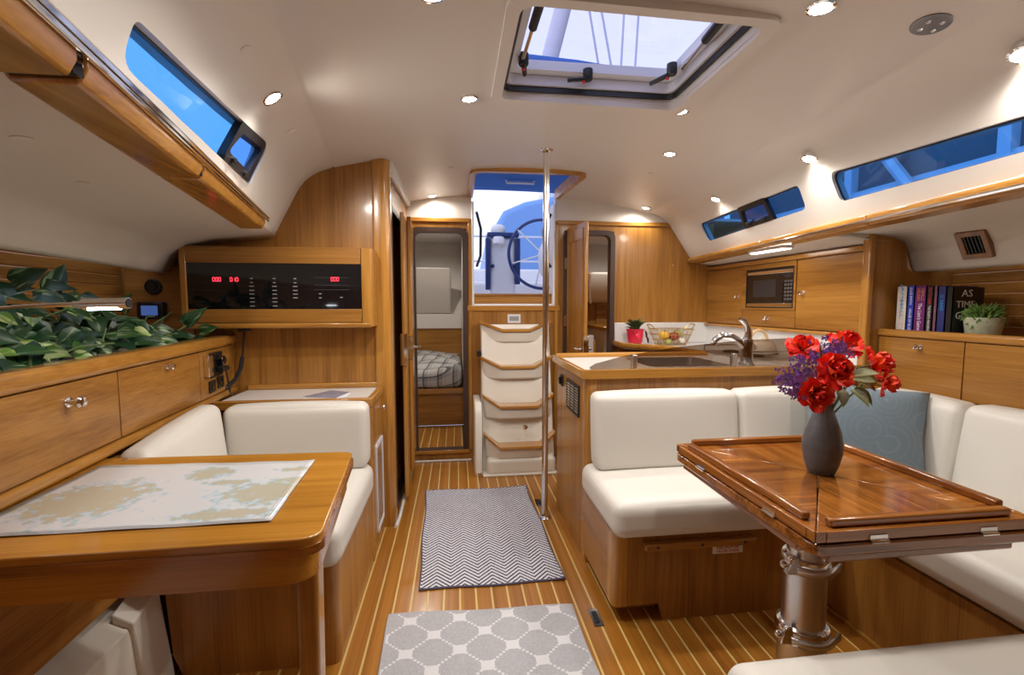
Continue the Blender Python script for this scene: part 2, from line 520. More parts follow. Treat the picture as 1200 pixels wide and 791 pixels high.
for k, (side, pts, r) in WIN.items():
    c = on_trunk(side, pts[0])
    w = struct(thing('window_%d' % k, WLAB[k], 'window', c), None, None)
    big = [(p[0] + math.copysign(.012, p[0] - (pts[0][0] + pts[1][0]) / 2), p[1] + math.copysign(.010, p[1] - 1.62)) for p in pts]
    trunk_sheet('pane', 'blue_pane', w, side, rpoly(big, r), .022, .028)
    trunk_frame('gasket', 'black_plastic', w, side, rpoly(pts, r), rpoly(shrink(pts, .004), r), .014, .0215)
    if k in PORT:
        q = PORT[k]
        fr = trunk_frame('port_frame', 'black_plastic', w, side, rpoly(q, .018), rpoly(shrink(q, .022 if k == 3 else .027), .012), -.004, .020)
        trunk_sheet('port_pane', 'port_pane', w, side, rpoly(shrink(q, .020 if k == 3 else .025), .012), .004, .009)
        for yy in (q[0][0] * .75 + q[1][0] * .25, q[0][0] * .25 + q[1][0] * .75):
            z0 = q[0][1] + .016
            p = on_trunk(side, (yy, z0))
            MB().lathe(p, [(.010, 0), (.010, .014), (.001, .015)], 12, (-side, 0, -.3)).box(p.x - .006, p.x + .006, yy - .006, yy + .03, z0 + .002, z0 + .012).build('dog_latch', 'black_plastic', fr)

# hull liner under the side decks
def liner_strip(name, side, y0, y1, prof_fn, lab, nseg=14):
    mb = MB(); secs = [prof_fn(y0 + (y1 - y0) * j / nseg) for j in range(nseg + 1)]
    n = len(secs[0])
    for j, sct in enumerate(secs):
        y = y0 + (y1 - y0) * j / nseg
        for x, z in sct: mb.v.append(Vector((x, y, z)))
    for j in range(nseg):
        for i in range(n - 1): mb.f.append([j * n + i, j * n + i + 1, (j + 1) * n + i + 1, (j + 1) * n + i])
    o = mb.build(name, 'vinyl', smooth=True, origin=(XC + side, 0, 0), solid=.006)
    return struct(o, lab, 'wall')
def portp(y):
    x = XC - dLb(y)
    return [(x - o, z) for o, z in ((0, 1.50), (.004, 1.478), (.02, 1.466), (.12, 1.455), (.26, 1.44), (.36, 1.415), (.43, 1.37), (.465, 1.325), (.478, 1.302), (.495, 1.292), (.52, 1.295), (.545, 1.31), (.57, 1.36))]
def stbp(y):
    x = XC + dRb(y)
    return [(x + o, z) for o, z in ((0, 1.50), (.004, 1.482), (.02, 1.470), (.12, 1.47), (.26, 1.465), (.36, 1.455), (.42, 1.43), (.455, 1.38), (.475, 1.32), (.487, 1.302), (.505, 1.295), (.53, 1.30), (.58, 1.34))]
def stbg(y):
    x = XC + dRb(y)
    return [(x + (1.97 - x) * k, z) for k, z in ((0, 1.50), (.02, 1.478), (.06, 1.470), (.4, 1.455), (.8, 1.435), (1, 1.43))]
wall_port = liner_strip('wall_port', -1, -1.0, 2.335, portp, 'cream padded hull liner over the planted shelf')
wall_stb = liner_strip('wall_starboard', 1, -1.0, 1.875, stbp, 'cream padded hull liner over the book shelf')
wall_gal = liner_strip('wall_starboard_galley', 1, 1.86, 3.29, stbg, 'cream liner panel over the galley cabinets')

# outer hull skins behind everything, with the varnished ceiling slats
def skin(name, side, fx, y0, y1, lab):
    mb = MB()
    mb.grid(lambda u, v: (fx(y0 + (y1 - y0) * u) + side * .0, y0 + (y1 - y0) * u, 0.0 + 1.55 * v), 12, 2)
    return struct(mb.build(name, 'teak_y', origin=(fx(0), 0, 0), solid=.02), lab, 'wall')
pskin = lambda y: -1.385 - .075 * y
sskin = lambda y: 2.06 + .135 * y
hp = skin('wall_port_hull', -1, pskin, -1.0, 2.40, 'varnished hull planking behind the pothos shelf')
hs = skin('wall_starboard_hull', 1, sskin, -1.0, 3.30, 'varnished hull planking behind the books')
def slats(parent, fx, side, y0, y1, z0, pitch, count):
    off = .012
    for k in range(count):
        za, zb = z0 + k * pitch, z0 + (k + 1) * pitch - .003
        mb = MB(); a, b = fx(y0) - side * off, fx(y1) - side * off
        t = .010
        mb.hexa([(a, y0, za), (a + side * t, y0, za), (b + side * t, y1, za), (b, y1, za),
                 (a - side * .005, y0, zb), (a + side * t, y0, zb), (b + side * t, y1, zb), (b - side * .005, y1, zb)])
        mb.build('slat', 'teak_y', parent, bev=.003)
slats(hp, pskin, -1, -.9, 2.315, 1.005, .046, 9)
slats(hs, sskin, 1, -.9, 1.86, 1.012, .046, 8)

# grab rails along the foot of the coachroof sides: varnished board with a bright metal strip
def rail_seg(root, side, y0, y1, low, n=8):
    """one length of board, following the taper of the cabin"""
    def at(y, o, z):
        return Vector((XC + side * ((dLb(y) if side < 0 else dRb(y)) + o), y, z))
    sec = ((-.026, 1.490), (-.026, 1.466), (-.014, low), (.070, low), (.078, low + .012), (.078, 1.490))
    mb = MB()
    for j in range(n + 1):
        y = y0 + (y1 - y0) * j / n
        mb.v += [at(y, o, z) for o, z in sec]
    k = len(sec)
    for j in range(n):
        for i in range(k): mb.f.append([j * k + i, j * k + (i + 1) % k, (j + 1) * k + (i + 1) % k, (j + 1) * k + i])
    mb.f.append(list(range(k))); mb.f.append([n * k + i for i in range(k)])
    return mb.build('rail_board', 'solid_y', root, bev=.005)
def rail_strip(root, side, y0, y1, o, z, r, n=12):
    pts = []
    for j in range(n + 1):
        y = y0 + (y1 - y0) * j / n
        pts.append((XC + side * ((dLb(y) if side < 0 else dRb(y)) + o), y, z))
    return MB().tube(pts, r, 8).build('metal_strip', 'chrome', root, smooth=True)
rl = thing('grab_rail', 'varnished grab rail with bright metal strip above the pothos shelf', 'rail', (XC - dLb(1), 1, 1.45))
for a, b in ((-.6, .682), (.700, 1.178), (1.188, 1.93)): rail_seg(rl, -1, a, b, 1.445)
rail_strip(rl, -1, -.6, 1.96, -.030, 1.494, .007)
rail_strip(rl, -1, -.6, 1.95, -.034, 1.480, .004)
for a, b in ((.682, .700), (1.178, 1.188)):
    x = XC - dLb(a)
    MB().box(x - .07, x + .018, a, b, 1.452, 1.485).build('joint_fitting', 'black_gloss', rl)
rr = thing('grab_rail', 'varnished grab rail with bright metal strip over settee and galley', 'rail', (XC + dRb(1), 1, 1.45))
for a, b in ((.2, 1.585), (1.588, 2.3), (2.303, 3.275)): rail_seg(rr, 1, a, b, 1.450)
rail_strip(rr, 1, .2, 3.275, -.030, 1.464, .0075)

# nav bulkhead (port, athwartships) with rounded corner post
def trunk_line(side, y, zs): return [(trunk_x(side, y, z), z) for z in zs]
bk = [(-.385, .0), (-.385, 1.852)] + [(XC - d, zc(d) + .004) for d in (.95, 1.05)] + trunk_line(-1, 2.33, (1.76, 1.6, 1.49)) + [(-.88, 1.50), (-1.56, 1.50), (-1.56, 0)]
nb = struct(MB().prism(bk, 'y', 2.33, 2.365).build('wall_nav_bulkhead', 'teak_z', origin=(-.9, 2.33, 0)), 'varnished teak bulkhead behind the instrument box', 'wall')
MB().prism(rpoly(rect(-.405, -.322, 2.315, 2.40), [.012, .045, .01, .01], 6), 'z', 0, 1.852).build('corner_post', 'solid_z', nb, smooth=True)
# passage side: panel, dark doorway and a door standing ajar
ps = struct(MB().box(-.365, -.340, 2.40, 2.50, 0, 1.86).box(-.365, -.340, 3.18, 3.285, 0, 1.86).box(-.365, -.340, 2.5, 3.18, 1.66, 1.86).build('wall_passage', 'teak_z', origin=(-.35, 2.9, 0)), 'narrow teak side panel of the aft passage', 'wall')
MB().ring(rect(2.488, 3.192, .012, 1.672), rect(2.515, 3.165, .03, 1.645), 'x', -.375, -.334).build('door_seal', 'rubber', ps)
# the closed, unlit compartment behind that doorway
MB().prism([(2.36, 0), (3.31, 0), (3.31, 1.77), (2.36, 1.66)], 'x', -.80, -.78).build('compartment_side', 'teak_z', ps)
MB().box(-.80, -.44, 3.28, 3.31, 0, 1.80).build('compartment_end', 'teak_z', ps)
MB().prism([(2.37, 1.79), (2.37, 1.93), (3.29, 1.93), (3.29, 1.82)], 'x', -.350, -.312).build('fascia', 'liner', ps, bev=.015)
MB().tube([(-.318, 2.30, .007), (-.312, 2.40, .007), (-.318, 2.7, .007)], .009, 8).build('floor_bead', 'white_paint', ps, smooth=True)
d3 = struct(thing('door_3', 'narrow teak door standing ajar in the passage side', 'door', (-.338, 3.17, .03)))
lf = MB().hexa([(-.338, 3.17, .03), (-.315, 3.17, .03), (-.283, 2.60, .03), (-.306, 2.595, .03), (-.338, 3.17, 1.655), (-.315, 3.17, 1.655), (-.283, 2.60, 1.655), (-.306, 2.595, 1.655)]).build('leaf', 'solid_z', d3, bev=.006)
MB().box(-.314, -.276, 2.590, 2.602, .80, .98).build('latch_plate', 'chrome', lf)
MB().tube([(-.286, 2.62, .90), (-.255, 2.62, .90), (-.250, 2.66, .90), (-.250, 2.71, .90)], .007, 8).build('lever', 'chrome', lf, smooth=True)
for z in (.28, 1.38): MB().box(-.335, -.300, 3.155, 3.182, z, z + .09).build('hinge', 'chrome', d3)

# aft bulkhead with two doorways and the companionway
YA = 3.28
mb = MB()
for b in ((-.45, -.315, 0, 1.75), (-.315, .075, 1.68, 1.75), (-.315, .075, 0, .075), (.075, .112, 0, 1.75), (.112, .718, 0, 1.135), (.718, .785, 0, 1.75), (.785, 1.165, 1.68, 1.75), (.785, 1.165, 0, .10), (1.165, 1.95, 0, 1.75)):
    mb.box(b[0], b[1], YA, YA + .04, b[2], b[3])
wa = struct(mb.build('wall_aft', 'teak_z', origin=(.46, YA, 0)), 'varnished teak aft bulkhead with two doorways', 'wall')
up = [(-.45, 1.75), (.112, 1.75), (.112, 1.93), (-.45, 1.88)]
MB().prism(up, 'y', YA, YA + .04).prism([(.718, 1.75), (1.66, 1.75), (1.58, 1.84), (.718, 1.93)], 'y', YA, YA + .04).build('white_band', 'liner', wa)
MB().box(-.44, .10, YA - .012, YA, 1.722, 1.752).build('top_moulding', 'solid_x', wa, bev=.004)
MB().box(.735, 1.62, YA - .012, YA, 1.722, 1.752).build('top_moulding', 'solid_x', wa, bev=.004)
MB().box(.085, .112, YA - .010, YA, .08, 1.722).build('upright_moulding', 'solid_z', wa, bev=.004)
MB().box(.718, .745, YA - .010, YA, .08, 1.722).build('upright_moulding', 'solid_z', wa, bev=.004)
MB().box(-.315, .085, YA - .018, YA + .03, .055, .085).build('door_sill', 'solid_x', wa, bev=.006)
MB().tube([(-.32, YA - .02, .007), (.10, YA - .02, .007)], .008, 8).build('floor_bead', 'white_paint', wa, smooth=True)
MB().box(.075, .76, YA - .014, YA, 1.095, 1.135).build('sill_moulding', 'solid_x', wa, bev=.005)
for x0, x1, z0, z1 in ((-.318, .080, .075, 1.685), (.782, 1.170, .10, 1.685)):
    o_ = rpoly(rect(x0, x1, z0, z1), [.02, .02, .06, .06]); i_ = rpoly(rect(x0 + .034, x1 - .034, z0 + .012, z1 - .034), [.01, .01, .045, .045])
    MB().ring(o_, i_, 'y', YA - .016, YA + .05).build('door_seal', 'rubber', wa, smooth=True)
# companionway: deep trim in the roof, bright edges, washboard
cw = struct(thing('window_4', 'companionway opening with teak trim and white edges to cockpit', 'companionway', (.415, YA, 1.135)))
yo = [(.085, 3.30), (.085, 2.645), (.785, 2.645), (.745, 3.30)]; yi = [(.122, 3.30), (.122, 2.685), (.748, 2.685), (.718, 3.30)]
mb = MB(); po = rpoly(yo, [.001, .075, .075, .001]); pi_ = rpoly(yi, [.001, .045, .045, .001]); n = len(po)
cz = lambda x: zc(x - XC)
mb.v = [Vector((x, y, cz(x) - .016)) for x, y in po] + [Vector((x, y, cz(x) - .016)) for x, y in pi_] + [Vector((x, y, cz(x) + .05)) for x, y in po] + [Vector((x, y, cz(x) + .05)) for x, y in pi_]
for i in range(n - 1):
    j = i + 1
    mb.f += [[i, j, n + j, n + i], [2 * n + i, 3 * n + i, 3 * n + j, 2 * n + j], [i, 2 * n + i, 2 * n + j, j], [n + i, n + j, 3 * n + j, 3 * n + i]]
mb.build('roof_trim', 'solid_x', cw, smooth=True)
MB().box(.112, .128, YA - .012, YA + .12, 1.135, 1.87).build('jamb', 'white_paint', cw, bev=.004)
MB().box(.702, .718, YA - .012, YA + .12, 1.135, 1.87).build('jamb', 'white_paint', cw, bev=.004)
MB().box(.112, .718, YA - .012, YA + .12, 1.125, 1.148).build('sill', 'white_paint', cw, bev=.004)
MB().box(.128, .702, YA + .03, YA + .055, 1.148, 1.205).build('washboard', 'teak_x', cw, bev=.004)
MB().box(.128, .702, YA + .022, YA + .062, 1.205, 1.222).build('washboard_cap', 'teak_x', cw, bev=.003)
for s_ in (0, 1):
    x = .150 if s_ == 0 else .690
    pts = [(x, YA + .02, 1.42), (x + (.03 if s_ == 0 else -.03), YA + .10, 1.50), (x + (.035 if s_ == 0 else -.035), YA + .12, 1.70), (x, YA + .02, 1.80)]
    MB().tube(pts, .010, 8).build('grab_handle', 'black_plastic', cw, smooth=True)
nt = tag(MB().box(.370, .466, YA - .003, YA, 1.008, 1.072).build('notice_plate', 'alloy'), 'small pale metal notice plate above the companionway steps', 'notice')
MB().box(.384, .452, YA - .0045, YA - .003, 1.024, 1.056).build('print_block', 'ink_grey', nt)

# forward bulkhead behind the viewer, closing the saloon
fb = struct(MB().box(-1.6, 2.35, -1.04, -1.0, 0, 1.95).build('wall_forward', 'teak_z', origin=(.4, -1.0, 0)), 'teak forward bulkhead of the saloon', 'wall')

# cabin sole: teak planks with holly strips between
fl = struct(MB().box(-1.55, 2.4, -1.0, YA + .04, -.05, -.006).build('floor', 'caulk', origin=(0, 0, 0)), 'teak and holly cabin sole', 'floor')
PX0, PITCH = -.121 - 13 * .0627, .0627
pm = MB().box(-.0273, .0273, 0, 1, -.006, 0).build('plank', 'sole_y', fl, local=True, bev=0)
hm = MB().box(-.0037, .0037, 0, 1, -.006, -.0004).build('holly_strip', 'holly', fl, local=True)
rng = random.Random(4)
first = True
for k in range(38):
    xs_ = PX0 + k * PITCH
    cuts = [-.95]; y = rng.uniform(.2, 3.2) if rng.random() < .4 else 9
    while y < 3.0: cuts.append(y); y += 9
    cuts.append(YA - .002)
    for a, b in zip(cuts, cuts[1:]):
        o = pm if first else pm.copy()
        if not first: COL.objects.link(o); o.parent = fl
        o.location = (xs_ + PITCH / 2, a, 0); o.scale = (1, b - a - .0012, 1)
        if first:
            first = False
    h = hm if k == 0 else hm.copy()
    if k: COL.objects.link(h); h.parent = fl
    h.location = (xs_, -.95, 0); h.scale = (1, YA + .948, 1)
for (x, y, a) in ((.497, 1.528, 0), (.462, 2.50, 0)):
    lt = tag(MB().box(x - .018, x + .018, y - .045, y + .045, 0, .003).build('floor_latch', 'black_gloss', bev=.001), 'small black flush latch in the sole ' + ('beside the settee base' if y < 2 else 'beside the steel pole'), 'latch')
    MB().box(x - .010, x + .010, y - .030, y + .030, .003, .0045).build('finger_plate', 'black_plastic', lt)

# downlights: rim, glowing lens and the light itself
def downlight(x, y, z, nrm, lab, power=None, name='downlight', lamp='downlight_lamp'):
    r = thing(name, lab, 'light', (x, y, z), 'ceiling downlights')
    nrm = Vector(nrm).normalized()
    MB().lathe((x, y, z), [(.034, -.012), (.034, .004), (.027, .006), (.025, .002), (.001, .002)], 24, nrm).build('rim', 'chrome', r, smooth=True)
    MB().lathe(Vector((x, y, z)) + nrm * .0022, [(.024, 0), (.018, .004), (.001, .005)], 20, nrm).build('lens', 'lamp_glow', r, smooth=True)
    ld = bpy.data.lights.new('downlight_lamp', 'SPOT'); ld.spot_size = R(168); ld.spot_blend = .5; ld.energy = power or LAMP_POWER; ld.color = LAMP_COLOR; ld.shadow_soft_size = .03
    lo = bpy.data.objects.new(lamp, ld); ld.name = lamp; COL.objects.link(lo); lo.parent = r
    lo.location = nrm * .012; lo.rotation_euler = Vector((0, 0, -1)).rotation_difference(nrm).to_euler()
    return r
def on_roof(x, y):
    """point and downward normal of the headliner above a spot in the cabin"""
    hit, p, nn_, _ = ceiling.ray_cast(Vector((x, y, 1.2)), Vector((0, 0, 1)))
    if nn_.z > 0: nn_ = -nn_
    return p, nn_
bpy.context.view_layer.update()
def roofn(x): return (.23 * (x - XC) * -1, 0, -1)
def side_light(y, z): return trunk_x(1, y, z)
for (x, y, lab) in ((-.565, 1.545, 'round downlight in the ceiling over the chart table window'), (.055, 1.75, 'round downlight in the ceiling beside the hatch, toward the port corner'),
                    (.885, 1.756, 'round downlight in the ceiling at the galley-side hatch corner'), (1.055, 2.187, 'round downlight in the ceiling over the galley worktop'),
                    (.931, 1.109, 'round downlight in the ceiling over the folding table'), (-.05, 1.17, 'round downlight in the ceiling over the cabin aisle'),
                    (-.156, 3.20, 'round downlight over the aft cabin doorway'), (1.36, 3.17, 'round downlight over the galley aft panel')):
    small = y > 3
    p_, n0 = on_roof(x, y)
    downlight(p_.x, p_.y, p_.z, n0, lab, 5.0 if small else None)
for (y, z, lab) in ((1.785, 1.757, 'round downlight in the coachroof shoulder between the two starboard windows'), (2.55, 1.762, 'round downlight in the coachroof shoulder over the galley window'), (1.02, 1.775, 'round downlight in the coachroof shoulder over the settee window')):
    downlight(trunk_x(1, y, z) - .012, y, z, (-.40, 0, -.9), lab, LAMP_POWER * .55)
# blank screw caps in the headliner
for (x, y, sd) in ((-.53, 1.285, 'beside the chart table window'), (-.60, 1.812, 'between downlight and nav bulkhead'), (-.02, 2.6, 'near the companionway trim'), (1.10, 2.5, 'above the galley worktop')):
    p_, n0 = on_roof(x, y)
    tag(MB().lathe(p_, [(.018, -.004), (.018, .002), (.012, .004), (.001, .0045)], 16, n0).build('screw_cap', 'liner', smooth=True), 'small round cream cover cap in the headliner ' + sd, 'cover cap', 'headliner cover caps')
for (o_, y) in ((.20, .93), (.26, 1.22), (.16, 1.88)):
    pr_ = portp(y); x = pr_[0][0] - o_
    k_ = [i for i in range(len(pr_) - 1) if pr_[i][0] >= x >= pr_[i + 1][0]][0]
    t_ = (x - pr_[k_][0]) / (pr_[k_ + 1][0] - pr_[k_][0]); z = pr_[k_][1] + t_ * (pr_[k_ + 1][1] - pr_[k_][1])
    tag(MB().lathe((x, y, z), [(.016, -.006), (.016, .005), (.011, .0065), (.001, .007)], 16, (.12, 0, -1)).build('screw_cap', 'liner', smooth=True), 'small round cream cover cap in the liner over the plant shelf', 'cover cap', 'side liner cover caps')
sp = thing('ceiling_fitting', 'oval metal fitting with four screws in the ceiling', 'fitting', (1.214, 1.076, zc(1.214 - XC)))
MB().lathe((1.214, 1.076, zc(.754)), [(.042, -.004), (.042, .003), (.036, .006), (.001, .0065)], 28, roofn(1.214)).build('plate', 'gunmetal', sp, smooth=True)
for k in range(4):
    a = k * math.pi / 2 + .5; x = 1.214 + .022 * math.cos(a)
    MB().lathe((x, 1.076 + .022 * math.sin(a), zc(x - XC) - .006), [(.0065, 0), (.004, .003), (.001, .0032)], 10, (0, 0, -1)).build('screw', 'chrome', sp, smooth=True)
# ------------------------------------------------------------------ port side: locker, instrument box, seat, chart table
def xf(y): return -1.054 + (2.2 - y) * .093
def slab(y0, y1, o0, o1, z0, z1, f=xf):
    """board that follows the locker face; o0/o1 are offsets inboard of the face"""
    return [(f(y0) + o0, y0, z0), (f(y0) + o1, y0, z0), (f(y1) + o1, y1, z0), (f(y1) + o0, y1, z0),
            (f(y0) + o0, y0, z1), (f(y0) + o1, y0, z1), (f(y1) + o1, y1, z1), (f(y1) + o0, y1, z1)]
lk = thing('side_locker', 'long teak side locker whose top carries the pothos plants', 'locker', (-1.05, 1.2, .70))
MB().hexa(slab(-.9, 2.328, -.36, -.012, .726, .972)).build('body', 'teak_y', lk)
MB().hexa(slab(-.9, 2.328, -.38, -.02, .972, .985)).build('shelf_top', 'white_laminate', lk)
MB().hexa(slab(-.9, 2.325, -.050, .012, .955, 1.003)).build('front_lip', 'solid_y', lk, bev=.014, seg=4)
MB().hexa(slab(-.9, 2.30, -.02, .016, .724, .754)).build('lower_moulding', 'solid_y', lk, bev=.010, seg=3)
for y0, y1, ky, kz in ((.45, 1.434, 1.235, .905), (1.438, 1.945, 1.702, .930)):
    d = MB().hexa(slab(y0, y1, -.012, .002, .757, .952)).build('door', 'teak_y', lk, bev=.0015)
    knob_mb((xf(ky) + .002, ky, kz), (1, 0, 0), 1.15 if ky < 1.5 else .8).build('knob', 'chrome', d, smooth=True)
MB().hexa(slab(-.9, .446, -.012, .002, .757, .952)).build('door', 'teak_y', lk, bev=.0015)
e = MB().hexa(slab(1.95, 2.30, -.012, .001, .757, .952)).build('end_panel', 'teak_y', lk)
b = MB().hexa(slab(1.985, 2.03, .001, .022, .845, .935)).build('bright_bracket', 'chrome', lk, bev=.003)
sk_ = MB().hexa(slab(2.035, 2.15, .001, .012, .835, .940)).build('socket', 'black_plastic', lk, bev=.003)
MB().lathe((xf(2.09) + .012, 2.09, .905), [(.020, 0), (.020, .028), (.014, .032), (.001, .032)], 16, (1, 0, 0)).build('socket_cap', 'black_gloss', sk_, smooth=True)
for y0, z0 in ((2.02, .772), (2.105, .778)):
    s_ = MB().hexa(slab(y0, y0 + .06, .001, .008, z0, z0 + .05)).build('socket', 'black_plastic', lk, bev=.002)
    MB().hexa(slab(y0 + .015, y0 + .045, .008, .010, z0 + .012, z0 + .038)).build('socket_face', 'black_gloss', s_)
pl = thing('charger_plug', 'black plug with thin cord in the locker end socket', 'plug', (xf(2.12) + .03, 2.12, .86))
MB().hexa(slab(2.07, 2.135, .012, .045, .855, .878)).build('plug_body', 'black_plastic', pl, bev=.004)
MB().tube([(xf(2.1) + .042, 2.10, .858), (xf(2.1) + .05, 2.10, .80), (xf(2.1) + .055, 2.10, .76), (xf(2.1) + .05, 2.13, .742)], .0035, 6).build('cord', 'black_plastic', pl, smooth=True)

# dark side panel, round gauge and small display beyond the plants
MB().box(-1.53, -1.24, 2.318, 2.332, 1.0, 1.33).build('dark_panel', 'teak_x', nb)
g_ = thing('round_gauge', 'black round gauge on the dark panel by the plants', 'gauge', (-1.405, 2.318, 1.195))
MB().lathe((-1.405, 2.318, 1.228), [(.036, 0), (.036, .010), (.031, .013), (.028, .009), (.001, .009)], 24, (0, -1, 0)).build('bezel', 'black_plastic', g_, smooth=True)
MB().lathe((-1.405, 2.309, 1.228), [(.018, 0), (.016, .004), (.001, .004)], 20, (0, -1, 0)).build('dial', 'black_gloss', g_, smooth=True)
g_ = thing('small_display', 'small black display unit on the dark panel by the plants', 'display', (-1.41, 2.318, 1.08))
MB().box(-1.47, -1.352, 2.290, 2.318, 1.078, 1.158).build('housing', 'black_plastic', g_, bev=.008)
MB().box(-1.448, -1.378, 2.2885, 2.290, 1.095, 1.140).build('screen', 'lcd', g_)

# instrument box
ib = thing('instrument_box', 'teak wall box with black glass instrument panel and red digits', 'instrument box', (-.80, 2.2, 1.04))
MB().box(-1.215, -.45, 2.235, 2.33, 1.045, 1.405).build('carcass', 'teak_x', ib)
MB().box(-1.226, -1.199, 2.198, 2.33, 1.040, 1.408).build('end_panel', 'solid_z', ib, bev=.004)
MB().box(-1.198, -.442, 2.200, 2.236, 1.333, 1.408).build('top_rail', 'teak_x', ib, bev=.002)
MB().box(-1.198, -.442, 2.200, 2.236, 1.062, 1.124).build('bottom_rail', 'teak_x', ib, bev=.002)
MB().box(-1.226, -.40, 2.195, 2.33, 1.036, 1.060).build('bottom_lip', 'solid_x', ib, bev=.006)
MB().prism(rpoly(rect(-.440, -.388, 2.198, 2.33), [.004, .035, .004, .004], 6), 'z', 1.042, 1.406).build('rounded_end', 'solid_z', ib, smooth=True)
gp = MB().box(-1.198, -.442, 2.204, 2.236, 1.124, 1.333).build('glass_panel', 'black_gloss', ib)
YG = 2.2035
def panel_xy(u, v): return (-1.198 + .756 * u, 1.333 - .209 * v)   # fractions across and down the glass
for s_, u, v in (('000', .165, .355), ('010', .262, .355), ('000', .844, .335)):
    x, z = panel_xy(u, v)
    mb = MB(); dw, dh, t_ = .0085, .017, .0017
    for i, chd in enumerate(s_):
        ox = x + (i - 1) * .0125; segs = {'0': 'abcdef', '1': 'bc'}[chd]
        for q in segs:
            vx = {'b': 1, 'c': 1, 'e': -1, 'f': -1}.get(q)
            if vx: mb.box(ox + vx * dw / 2 - t_ / 2, ox + vx * dw / 2 + t_ / 2, YG - .0004, YG + .0004, z + (.0008 if q in 'bf' else -dh / 2 + .0008), z + (dh / 2 - .0008 if q in 'bf' else -.0008))
            else: mb.box(ox - dw / 2 + .001, ox + dw / 2 - .001, YG - .0004, YG + .0004, z + (dh / 2 if q == 'a' else -dh / 2) - t_ / 2, z + (dh / 2 if q == 'a' else -dh / 2) + t_ / 2)
    tag(mb.build('red_digits', 'led_red', gp), kind='stuff')
mb = MB()
for u, rows in ((.36, (.33, .42, .50, .59, .67, .76, .84, .93)), (.49, (.33, .42, .50, .59, .67, .76, .84, .93)), (.61, (.33, .42, .50, .59, .67, .75)), (.755, (.66, .75)), (.88, (.74,))):
    for i, v in enumerate(rows):
        x, z = panel_xy(u, v); w = .010 if i > 1 else .006
        mb.box(x - w, x + w, YG - .0005, YG + .0005, z - .0022, z + .0022)
tag(mb.build('switch_labels', 'ink_grey', gp), kind='stuff')
mb = MB()
for x0, x1, v in ((.72, .93, .30), (.72, .93, .47), (.72, .93, .57)):
    a, z = panel_xy(x0, v); b, _ = panel_xy(x1, v); mb.box(a, b, YG - .0003, YG + .0005, z - .0006, z + .0006)
tag(mb.build('engraved_lines', 'gap_line', gp), kind='stuff')
vh = thing('radio_cable', 'black coiled radio cable hanging from under the instrument box', 'cable', (-1.0, 2.25, 1.02))
MB().lathe((-.985, 2.25, 1.037), [(.030, 0), (.030, -.012), (.022, -.018), (.001, -.018)], 18).build('cable_gland', 'black_plastic', vh, smooth=True)
pts = [(-.985, 2.25, 1.02), (-.99, 2.245, .96), (-.995, 2.24, .90)]
MB().tube(pts, .0045, 6).build('thin_cord', 'black_plastic', vh, smooth=True)
pts = [(-.995, 2.24, .90), (-1.00, 2.23, .85), (-1.02, 2.22, .80), (-1.05, 2.20, .765), (-1.075, 2.17, .748)]
MB().tube(pts, .010, 8).build('sleeve', 'black_plastic', vh, smooth=True)

# nav cabinet behind the seat
nc = thing('nav_cabinet', 'low teak cabinet with white top behind the nav seat', 'cabinet', (-.73, 2.17, 0))
MB().box(-1.015, -.379, 2.02, 2.33, 0, .715).build('body', 'teak_z', nc)
MB().box(-1.015, -.385, 2.02, 2.33, .715, .728).build('worktop', 'white_laminate', nc)
MB().box(-1.015, -.366, 1.998, 2.022, .700, .740).build('front_trim', 'solid_x', nc, bev=.005)
MB().box(-.390, -.366, 2.022, 2.315, .700, .740).build('end_trim', 'solid_y', nc, bev=.005)
MB().box(-1.015, -.39, 2.318, 2.332, .728, .755).build('back_trim', 'solid_x', nc, bev=.004)
MB().prism(rpoly(rect(-.40, -.372, 1.995, 2.05), .010), 'z', .0, .70).build('corner_stile', 'solid_z', nc, smooth=True)
pd_ = MB().box(-.381, -.375, 2.06, 2.31, .06, .69).build('door', 'teak_z', nc, bev=.001)
knob_mb((-.375, 2.20, .655), (1, 0, 0), .9).build('knob', 'chrome', pd_, smooth=True)
lv = MB().ring(rpoly(rect(2.09, 2.27, .08, .50), .012), rpoly(rect(2.105, 2.255, .10, .48), .006), 'x', -.375, -.368).build('vent_frame', 'alloy', nc, smooth=True)
MB().box(-.374, -.371, 2.10, 2.26, .09, .43).build('vent_screen', 'brushed', nc)
mg = thing('magazine', 'glossy blue brochure lying on the nav cabinet top', 'magazine', (-.60, 2.14, .728))
mgp = [(-.685, 2.09), (-.53, 2.05), (-.50, 2.18), (-.60, 2.235)]
MB().prism(mgp, 'z', .728, .734).build('pages', 'paper', mg)
MB().prism([(x * .985 - .009, y) for x, y in mgp], 'z', .734, .7355).build('cover', 'cover_scene', mg)

# nav seat
sb = thing('nav_seat_base', 'teak base box of the nav seat under white cushion', 'seat base', (-.62, 1.7, 0))
mb = MB().prism([(-.868, .075), (-.84, .0), (-.42, .0), (-.42, .33), (-.885, .33)], 'y', 1.422, 1.99)
mb.build('box', 'teak_z', sb)
MB().prism(rpoly(rect(-.445, -.377, 1.420, 1.998), [.01, .05, .004, .004], 7), 'z', 0, .33).build('rounded_side', 'teak_z', sb, smooth=True)
tag(MB().rbox(-.905, -.360, 1.375, 1.985, .332, .470, .045, 8, .010).build('seat_cushion', 'leather', smooth=True), 'cream leather nav seat cushion behind the chart table', 'cushion')
def lean(k, z0=.46): return lambda p: (p.x, p.y + k * (p.z - z0), p.z)
tag(MB().rbox(-.925, -.372, 1.875, 1.985, .466, .737, .032, 8, .010).build('back_cushion', 'leather', smooth=True), 'cream leather back cushion against the nav cabinet', 'cushion')
